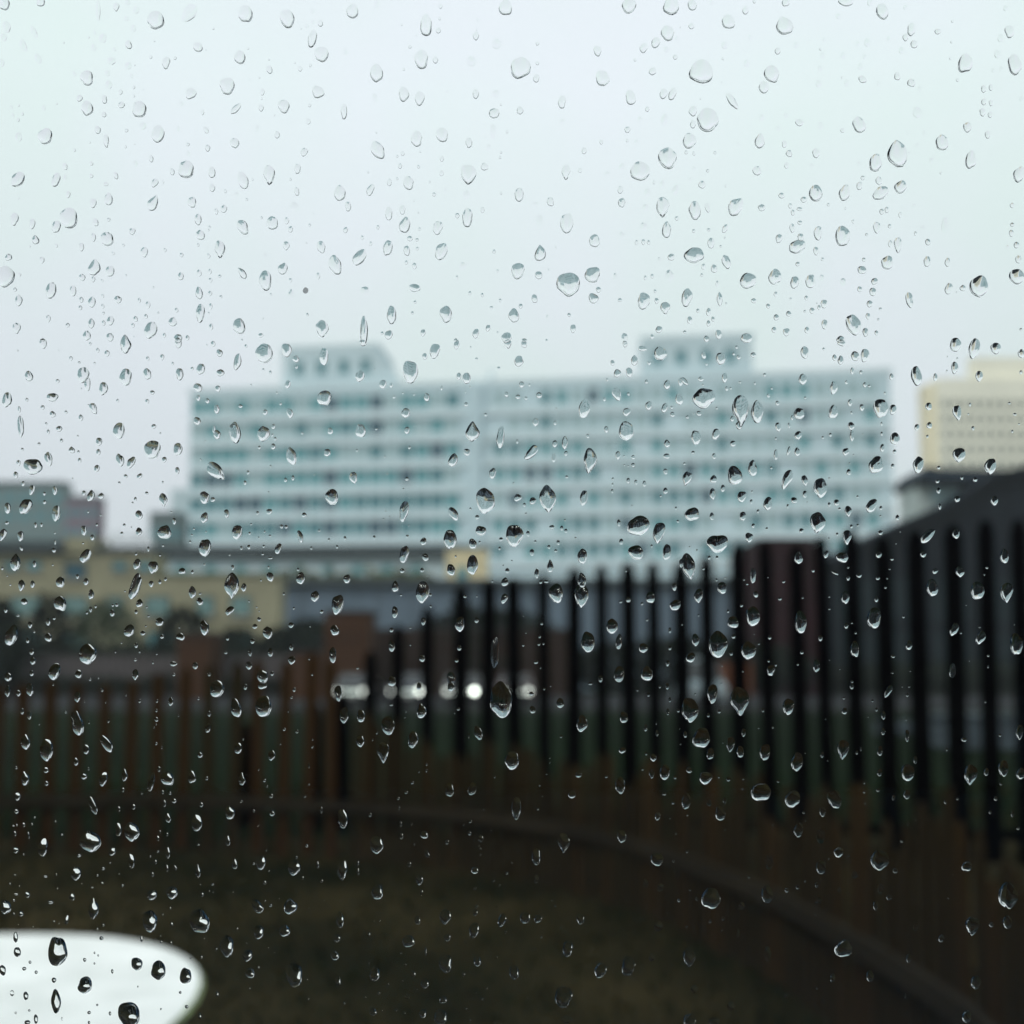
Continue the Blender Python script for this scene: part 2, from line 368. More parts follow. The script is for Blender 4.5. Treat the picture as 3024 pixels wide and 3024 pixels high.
# bushes, hedges and trees built from leaf clumps
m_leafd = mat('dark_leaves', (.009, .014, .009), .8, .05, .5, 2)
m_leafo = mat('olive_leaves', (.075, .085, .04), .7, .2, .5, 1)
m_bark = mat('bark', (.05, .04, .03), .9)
def leafy(name, label, cat, x, y, rx_, ry_, z0, z1, nl, s, mm, trunk=True, group=None, slope=0):
    t = thing(name, label, cat, (x, y, 0), 0, group)
    b = MB(); zc, rz = (z0 + z1) / 2, (z1 - z0) / 2
    for i in range(nl):
        while True:
            a, c, e = random.uniform(-1, 1), random.uniform(-1, 1), random.uniform(-1, 1)
            q = a*a + c*c + e*e
            if .25 < q ** 2 < 1.0 + random.uniform(-.4, .25): break
        px, py, pz = a * rx_, c * ry_, max(.1, zc + e * rz + slope * a)
        u = Vector((random.gauss(0, 1), random.gauss(0, 1), random.gauss(0, 1))).normalized(); v = u.orthogonal().normalized()
        k = s * random.uniform(.6, 1.4); p = Vector((px, py, pz))
        b.add([p, p + (u + v) * k * .5, p + u * k * 1.2, p + (u - v) * k * .5], [(0, 1, 2, 3)])
    b.build('foliage', mm, t, fix=False)
    if trunk:
        tr = MB(); tr.pole(0, 0, 0, zc, .12, .05, 8)
        for q in range(4):
            an = q * 1.6; top = Vector((math.cos(an) * rx_ * .5, math.sin(an) * ry_ * .5, zc + rz * .3))
            tr.add([(-.04, 0, z0), (.04, 0, z0), (0, .05, z0), tuple(top)], [(0, 1, 3), (1, 2, 3), (2, 0, 3)])
        tr.build('trunk', m_bark, t)
    return t
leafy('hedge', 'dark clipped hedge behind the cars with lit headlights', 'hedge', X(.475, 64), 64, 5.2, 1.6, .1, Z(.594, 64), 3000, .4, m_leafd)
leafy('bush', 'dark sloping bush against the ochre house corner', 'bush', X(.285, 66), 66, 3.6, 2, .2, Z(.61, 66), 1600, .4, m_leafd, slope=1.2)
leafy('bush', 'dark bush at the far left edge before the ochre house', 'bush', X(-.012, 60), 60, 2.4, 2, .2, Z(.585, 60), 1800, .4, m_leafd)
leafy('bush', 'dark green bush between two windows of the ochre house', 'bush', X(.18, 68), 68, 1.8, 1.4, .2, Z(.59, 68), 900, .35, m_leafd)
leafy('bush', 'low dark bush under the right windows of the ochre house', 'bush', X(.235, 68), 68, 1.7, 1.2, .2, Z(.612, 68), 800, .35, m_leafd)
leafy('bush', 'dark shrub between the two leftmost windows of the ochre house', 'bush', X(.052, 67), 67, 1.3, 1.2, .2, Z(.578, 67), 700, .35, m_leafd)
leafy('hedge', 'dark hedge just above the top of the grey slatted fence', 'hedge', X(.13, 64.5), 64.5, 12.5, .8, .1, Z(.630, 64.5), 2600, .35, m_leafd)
leafy('bush', 'green bush under the left windows of the ochre house', 'bush', X(.105, 68), 68, 2.4, 1.4, .2, Z(.585, 68), 900, .35, mat('mid_leaves', (.04, .055, .03), .7, .2, .4, 2))
for i, (px, r_, lb) in enumerate(((.30, 3, 'leftmost of the olive treetops above the slate-blue roof'), (.335, 2.6, 'second olive treetop from the left above the slate-blue roof'),
                              (.372, 3.1, 'third olive treetop from the left above the slate-blue roof'), (.41, 2.6, 'rightmost olive treetop above the slate-blue roof, by the stair tower'))):
    leafy('tree', lb, 'tree', X(px, 103 - 6), 97, r_ + 1, 2, 4, Z(.556 + .003 * (i % 2), 97), 700, .7, m_leafo, group='olive trees behind the slate hall')
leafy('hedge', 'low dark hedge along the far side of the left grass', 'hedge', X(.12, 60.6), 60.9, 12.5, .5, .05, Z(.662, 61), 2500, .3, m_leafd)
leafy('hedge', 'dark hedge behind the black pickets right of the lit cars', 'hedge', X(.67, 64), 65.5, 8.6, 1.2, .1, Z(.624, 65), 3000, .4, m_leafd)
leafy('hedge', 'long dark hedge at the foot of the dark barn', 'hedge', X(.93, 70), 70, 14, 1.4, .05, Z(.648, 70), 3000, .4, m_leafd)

t = thing('garden_wall', 'short terracotta garden wall behind black pickets near the pale van', 'wall', (X(.70, 62), 61.5, 0))
MB().box((-1.9, 0, 0), (1.9, .3, Z(.647, 61.5))).build('masonry', mat('terracotta_render', (.10, .035, .015), .8, .05), t)
MB().box((-1.95, -.05, Z(.647, 61.5) + .003), (1.95, .35, Z(.647, 61.5) + .08)).build('coping', mat('dark_coping', (.04, .04, .04)), t)
# parked cars with lit headlights
m_lamp = mat('lit_headlight', (.9, .9, .85), .3, .5, 0, 1, emit=((.93, 1.0, .90), 9.0))
m_tyre = mat('tyre_rubber', (.012, .012, .012), .9)
m_glass = mat('car_glass', (.01, .013, .015), .08, .8)
def make_car(label, x, y, paint, ls, van=False):
    t = thing('parked_car' if not van else 'parked_van', label, 'car' if not van else 'van', (x, y, 0), 0, 'cars parked side by side' if not van else None)
    H = 1.46 if not van else 2.2
    pr = [(0, .3), (.0, .72), (.12, .86), (1.05, .98), (1.75, H), (3.1, H), (3.9, 1.02), (4.25, .95), (4.3, .35)] if not van else \
         [(0, .3), (0, .9), (.5, 1.15), (1.1, H - .05), (4.8, H), (4.9, .35)]
    b = MB(); ws = 11
    cols = [(-.86, .93), (-.80, 1), (-.4, 1.01), (.4, 1.01), (.80, 1), (.86, .93)]
    for (xx, sc_) in cols:
        for (py, pz) in pr:
            tuck = .14 * max(0, (pz - 1.0) / .5) * (1 if xx > 0 else -1) if abs(xx) > .5 else 0
            b.v.append((xx - tuck, py + (1 - sc_) * .8, .3 + (pz - .3) * sc_))
    n_ = len(pr)
    for i in range(len(cols) - 1):
        for j in range(n_): b.f.append((i*n_+j, i*n_+(j+1) % n_, (i+1)*n_+(j+1) % n_, (i+1)*n_+j))
    b.f += [tuple(range(n_)), tuple(range((len(cols)-1)*n_, len(cols)*n_))]
    b.m = [0] * len(b.f)
    b.build('body', paint, t)
    if not van: MB().add([(-.62, 1.08, 1.03), (.62, 1.08, 1.03), (.55, 1.68, H - .03), (-.55, 1.68, H - .03)], [(0, 1, 2, 3)]).add([(-.62, 1.10, 1.01), (.62, 1.10, 1.01), (.55, 1.70, H - .05), (-.55, 1.70, H - .05)], [(0, 1, 2, 3)]).build('windscreen', m_glass, t)
    else: MB().add([(-.7, .48, 1.2), (.7, .48, 1.2), (.62, 1.0, H - .15), (-.62, 1.0, H - .15)], [(0, 1, 2, 3)]).add([(-.7, .5, 1.18), (.7, .5, 1.18), (.62, 1.02, H - .17), (-.62, 1.02, H - .17)], [(0, 1, 2, 3)]).build('windscreen', m_glass, t)
    for sx in (-1, 1):
        for yy in (.8, 3.4):
            q = MB(); nn = 14
            q.add([(sx * .68 + dx, yy + .31 * math.cos(2*math.pi*i/nn), .31 + .31 * math.sin(2*math.pi*i/nn)) for dx in (0, sx * .2) for i in range(nn)],
                  [tuple(range(nn)), tuple(range(nn, 2*nn))] + [(i, (i+1) % nn, (i+1) % nn + nn, i + nn) for i in range(nn)])
            q.build('wheel', m_tyre, t)
    MB().box((-.5, -.03, .36), (.5, -.003, .56)).build('grille', m_tyre, t)
    if not van: MB().box((-.44, -.05, .575), (.44, -.032, .665)).build('headlight_streak', mat('streak_glow', (.8, .85, .8), .3, .3, 0, 1, emit=((.85, 1, .9), 1.3)), t)  # added glow that joins the headlights into a streak, no separate lamp
    MB().box((-.84, -.06, .2), (.84, .05, .33)).build('bumper', m_tyre, t)
    MB().box((-.26, -.05, .4), (.26, -.032, .5)).build('number_plate', mat('plate_white', (.5, .5, .48)), t)
    for sx, st in zip((-1, 1), ls):
        if st is None: mm = mat('dull_headlight', (.3, .32, .32), .1, .8)
        else: mm = mat('lit_headlight_%g' % st, (.9, .9, .85), .3, .5, 0, 1, emit=((.93, 1.0, .90), st))
        MB().cyl((sx * .62, .66), .12, -.05, .02, 16).build('headlight', mm, t)
DC = 47
make_car('dark car at the left end of the row, dim headlights behind pickets', X(.343, DC), DC, mat('black_paint', (.012, .012, .014), .3, .6), (2, 2.4))
make_car('dark blue car second from left in the row, one bright headlight', X(.397, DC), DC, mat('navy_paint', (.012, .015, .03), .3, .6), (2, 4.5))
make_car('grey car third from left in the row with the brightest headlight', X(.4505, DC), DC, mat('grey_paint', (.04, .04, .042), .3, .6), (1.3, 8))
make_car('maroon car at the right end of the lit row, half hidden by a drop', X(.503, DC), DC, mat('maroon_paint', (.03, .012, .012), .3, .6), (1, 1.8))
make_car('pale van parked right of the lit cars behind black pickets', X(.69, 44.5), 44.6, mat('pale_paint', (.20, .25, .27), .5, .2), (None, None), True)
t = thing('concrete_planter', 'pale concrete planter on the grass behind the rightmost pickets', 'planter', (X(.955, 21), 21, 0))
pl = MB().box((-.7, 0, 0), (.7, 1, .62)); pl.build('trough', mat('pale_concrete', (.045, .06, .07)), t)
MB().box((-.76, -.06, .623), (.76, 1.06, .7)).build('rim', mat('pale_concrete', (.045, .06, .07)), t)
t = thing('stone_bollard', 'low pale stone block at the near kerb behind black pickets', 'bollard', (X(.875, 26), 26, 0))
MB().box((-.5, 0, 0), (.5, .6, .3)).build('block', mat('pale_concrete', (.045, .06, .07)), t)

# ------------------------------------------------------------------ black paling fence
m_blk = mat('black_stain', (.002, .002, .0024), .9, .0, .4, 3, stretch=(3, 3, .3))
blk = [(.243, .703), (.281, .70), (.312, .69), (.338, .672), (.363, .640), (.390, .612), (.419, .588), (.45, .568), (.476, .564), (.503, .562), (.532, .557), (.559, .556),
       (.587, .556), (.614, .553), (.639, .549), (.665, .545), (.690, .537), (.719, .531), (.748, .533), (.778, .528), (.803, .522), (.833, .519), (.863, .517), (.894, .513), (.928, .512), (.960, .508), (.992, .505), (1.024, .50)]
def dblk(px): return 9.9 - 2.0 * (px - .24) / .76
t = thing('black_fence', 'tall fence of black stained pickets rising towards the right', 'fence', (2, 9, 0))
off = Vector((-2, -9, 0))
for px, py in blk:
    d = dblk(px); x = X(px, d); h = Z(py, d) + random.uniform(-.06, .05); hw = random.uniform(.055, .078)
    b = MB(); b.prism([(-hw, .12), (hw, .12), (hw * .9, h - .10), (hw * .45, h), (-hw * .45, h), (-hw * .9, h - .10)], -.014, .014)
    o = b.build('picket', m_blk, t); o.location = Vector((x, d, 0)) + off; o.rotation_euler = (random.uniform(-.01, .01), random.uniform(-.008, .008), -.2)
pa = Vector((X(.236, dblk(.236)), dblk(.236), 0)); pb = Vector((X(1.03, dblk(1.03)), dblk(1.03), 0))
def bar(p, q, z, hh, th, name, m, par, off=Vector((0, 0, 0)), dy=0):
    p, q = p + off, q + off; nrm = Vector((-(q - p).y, (q - p).x, 0)).normalized()
    p, q = p + nrm * dy, q + nrm * dy
    a, b = p - nrm * th, p + nrm * th; c, e = q - nrm * th, q + nrm * th
    return MB().add([(a.x, a.y, z), (b.x, b.y, z), (e.x, e.y, z), (c.x, c.y, z), (a.x, a.y, z + hh), (b.x, b.y, z + hh), (e.x, e.y, z + hh), (c.x, c.y, z + hh)],
             [(0, 3, 2, 1), (4, 5, 6, 7), (0, 1, 5, 4), (1, 2, 6, 5), (2, 3, 7, 6), (3, 0, 4, 7)]).build(name, m, par)
bar(pa, pb, .30, .08, .018, 'rail', m_blk, t, off, .036)

# ------------------------------------------------------------------ curved brown paling fence
rail_px = [(-.06, .7825), (0, .782), (.1, .7815), (.2, .782), (.3, .785), (.4, .791), (.5, .801), (.6, .819), (.667, .838), (.753, .872), (.829, .912), (.881, .941), (.926, .970), (.96, .995), (1.03, 1.055)]
HR = .46
def on_plane(x, y, z):
    v = P(x, y, 1.0) - Vector((0, 0, EYE)); k = (z - EYE) / v.z; return Vector((v.x * k, v.y * k, 0))
path = [on_plane(a, b, HR) for a, b in rail_px]
def cat(p0, p1, p2, p3, u):
    return .5 * ((2*p1) + (p2-p0)*u + (2*p0-5*p1+4*p2-p3)*u*u + (3*p1-p0-3*p2+p3)*u**3)
fine = []
pp = [path[0]*2 - path[1]] + path + [path[-1]*2 - path[-2]]
for i in range(len(path) - 1):
    for k_ in range(24): fine.append(cat(pp[i], pp[i+1], pp[i+2], pp[i+3], k_ / 24))
fine.append(path[-1])
arc = [0]
for a, b in zip(fine[:-1], fine[1:]): arc.append(arc[-1] + (b - a).length)
def at(s):
    for i in range(len(arc) - 1):
        if arc[i+1] >= s:
            u = (s - arc[i]) / (arc[i+1] - arc[i]); p = fine[i].lerp(fine[i+1], u); tg = (fine[i+1] - fine[i]).normalized(); return p, tg
    return fine[-1], (fine[-1] - fine[-2]).normalized()
def pxof(p): return .5 + p.x / p.y * 1.0
bf = thing('brown_fence', 'curved brown picket fence with one low rail sweeping across the yard', 'fence', (0, 7, 0))
boff = Vector((0, -7, 0))
m_br = mat('brown_picket_wood', (.029, .0155, .0065), .8, .03, .35, 2.5, stretch=(3, 3, .25))
m_br2 = mat('faded_picket_wood', (.022, .016, .008), .8, .03, .35, 2.5, stretch=(3, 3, .25))
m_br3 = mat('russet_picket_wood', (.030, .019, .0085), .8, .03, .35, 2.5, stretch=(3, 3, .25))
m_rail = mat('grey_rail_wood', (.020, .016, .010), .8, .06, .3, 2)
# rail as one swept beam in front of the pickets
rb = MB(); K = len(fine)
for i, p in enumerate(fine):
    tg = (fine[min(i+1, K-1)] - fine[max(i-1, 0)]).normalized(); nr = Vector((tg.y, -tg.x, 0))
    for (o1, z) in ((.022, HR - .05), (.062, HR - .05), (.062, HR + .04), (.022, HR + .04)):
        q = p + nr * o1 + boff; rb.v.append((q.x, q.y, z))
for i in range(K - 1):
    for j in range(4): rb.f.append((i*4+j, i*4+(j+1) % 4, (i+1)*4+(j+1) % 4, (i+1)*4+j))
rb.f += [(0, 1, 2, 3), ((K-1)*4, (K-1)*4+1, (K-1)*4+2, (K-1)*4+3)]; rb.m = [0] * len(rb.f)
rb.build('rail', m_rail, bf)
def topz(px):
    pts = [(-.1, 1.50), (.05, 1.48), (.11, 1.53), (.15, 1.60), (.2, 1.66), (.27, 1.66), (.3, 1.76), (.33, 1.62), (.345, 1.36), (.38, 1.22), (.46, 1.10), (.6, 1.00), (.75, 1.03), (.9, 1.14), (1.2, 1.2)]
    for (a, b), (c, d_) in zip(pts[:-1], pts[1:]):
        if px <= c: return b + (d_ - b) * (px - a) / (c - a)
    return 1.2
s = 0.0
while s < arc[-1]:
    p, tg = at(s); px = pxof(p)
    wide = px < .335
    hw = .052 if wide else random.uniform(.026, .036)
    h = topz(px) + (random.uniform(-.05, .05) if wide else random.uniform(-.24, .05))
    z0 = random.uniform(.0, .04)
    b = MB(); b.prism([(-hw, z0), (hw, z0), (hw, h - .07), (hw * .35, h), (-hw * .35, h), (-hw, h - .07)], -.011, .011)
    o = b.build('picket', random.choice([m_br, m_br, m_br2] if wide else [m_br3, m_br2, m_br2, m_br2]), bf); o.location = p + boff
    o.rotation_euler = (random.uniform(-.015, .015), random.uniform(-.02, .02), math.atan2(tg.y, tg.x))
    s += .235 if wide else random.uniform(.092, .125)

# ------------------------------------------------------------------ white garden table, bottom left
t = thing('garden_table', 'white round garden table glistening wet in the bottom left corner', 'table', (-1.53, 2.56, 0))
m_tab = mat('wet_white_plastic', (.88, .90, .86), .3, .4, .13, 5)
tb = MB(); nn = 48
def ring(r, z): 
    return [(r * (math.copysign(abs(math.cos(2*math.pi*i/nn)) ** .92, math.cos(2*math.pi*i/nn))), r * 1.05 * (math.copysign(abs(math.sin(2*math.pi*i/nn)) ** .92, math.sin(2*math.pi*i/nn))), z) for i in range(nn)]
rs = [(.64, .73), (.725, .745), (.735, .757), (.725, .766), (.71, .768), (.64, .766)]
for r_, z_ in rs: tb.v += ring(r_, z_)
for j in range(len(rs) - 1):
    for i in range(nn): tb.f.append((j*nn+i, j*nn+(i+1) % nn, (j+1)*nn+(i+1) % nn, (j+1)*nn+i))
tb.f += [tuple(range(nn)), tuple(range((len(rs)-1)*nn, len(rs)*nn))]; tb.m = [1 if f[0] < nn * 3 and len(f) == 4 else 0 for f in tb.f]
tb.build('tabletop', [m_tab, mat('green_glow_rim', (.22, .27, .12), .6, .3, .5, 14)], t)  # greenish edge glow painted into the side faces
for a in (.8, 2.37, 3.94, 5.5):
    MB().pole(.55 * math.cos(a), .55 * math.sin(a), 0, .729, .018, .024, 10).build('leg', m_tab, t)

# grass blades over the yard and the meadow beyond
b = MB()
for i in range(26000):
    y = 1.2 + 13 * random.random() ** 1.3; x = random.uniform(-.75, .75) * y * 1.1 - .2
    h = random.uniform(.02, .06) * (1 if y < 9 else 1.6); a = random.uniform(0, 6.28); wv = .006 + .0012 * y
    dx, dy = math.cos(a) * wv, math.sin(a) * wv
    b.add([(x - dx, y - dy, 0), (x + dx, y + dy, 0), (x + random.uniform(-.02, .02), y + random.uniform(-.02, .02), h)], [(0, 1, 2)], 0 if random.random() < .6 else 1)
tag(b.build('grass', [mat('grass_blade', (.006, .011, .0035), .8, .02, .4, 4), mat('dry_grass_blade', (.032, .025, .011), .8, .02, .4, 4)], fix=False), 'short wet grass of the yard around the brown fence', 'grass', kind='stuff')

# ------------------------------------------------------------------ unseen house wall, added to shade the yard, with the tilted window we look through
m_hw = mat('rim_tint_house_blue', (.09, .20, .34), .85, .05, .4, 6)  # blue put on the unseen wall to tint the drop rims
hwl = MB(); zb, zt = EYE - .52, EYE + .54
hwl.box((-12, 0, 0), (-.42, .24, 3.3)); hwl.box((.42, 0, 0), (12, .24, 3.3)); hwl.box((-.42, 0, 0), (.42, .24, zb)); hwl.box((-.42, 0, zt), (.42, .24, 3.3))
struct(hwl.build('unseen_house_wall', m_hw))
m_room = mat('rim_tint_room_blue', (.14, .34, .54), .8, .1, .05)  # blue of the unseen room chosen to tint the drop rims
rm = MB(); rm.box((-2, -3.6, 2.7), (2, -.003, 2.8)); rm.box((-2, -3.6, .0), (2, -.003, .02))
for sx in (-1, 1):
    for (y0, y1, z0_, z1_) in ((-3.6, -2.2, 0, 2.8), (-.5, -.003, 0, 2.8), (-2.2, -.5, 2.3, 2.8), (-2.2, -.5, 0, .7)):  # side openings added to let light into the unseen room
        rm.box((min(sx * 2.003, sx * 2.1), y0, z0_), (max(sx * 2.003, sx * 2.1), y1, z1_))
struct(rm.build('unseen_room_walls', m_room))
struct(MB().box((-2.1, -3.7, 0), (2.1, -3.603, 2.8)).build('unseen_room_back', mat('dark_backing', (.02, .022, .025), .9, .05)))  # unseen, kept dark so the pane mirrors little


# local frame of the pane: u to the right, v up along the glass, n outwards
view = Vector((0, math.cos(TILT), math.sin(TILT))); upv = Vector((0, -math.sin(TILT), math.cos(TILT))); rt = Vector((1, 0, 0))
org = Vector((0, 0, EYE)) + view * GLASS_D
PM = Matrix((( rt.x, upv.x, view.x, org.x), (rt.y, upv.y, view.y, org.y), (rt.z, upv.z, view.z, org.z), (0, 0, 0, 1)))
sash = thing('window_sash', 'clear window pane in a tilted white sash, covered with raindrops', 'window', (0, 0, 0))
sash.matrix_world = PM
m_pane = bpy.data.materials.new('clear_glass'); m_pane.use_nodes = True
q = m_pane.node_tree.nodes['Principled BSDF']; q.inputs['Transmission Weight'].default_value = 1; q.inputs['Roughness'].default_value = 0; q.inputs['IOR'].default_value = 1.45; q.inputs['Base Color'].default_value = (.985, 1, .995, 1)
MB().box((-.32, -.40, -GLASS_T), (.32, .42, 0)).build('pane', m_pane, sash)
m_sf = mat('white_sash_paint', (.6, .62, .62), .4)
for a, b in (((-.38, -.46, -.03), (-.322, .48, .02)), ((.322, -.46, -.03), (.38, .48, .02)), ((-.32, -.46, -.03), (.32, -.402, .02)), ((-.32, .422, -.03), (.32, .48, .02))):
    MB().box(a, b).build('frame', m_sf, sash)

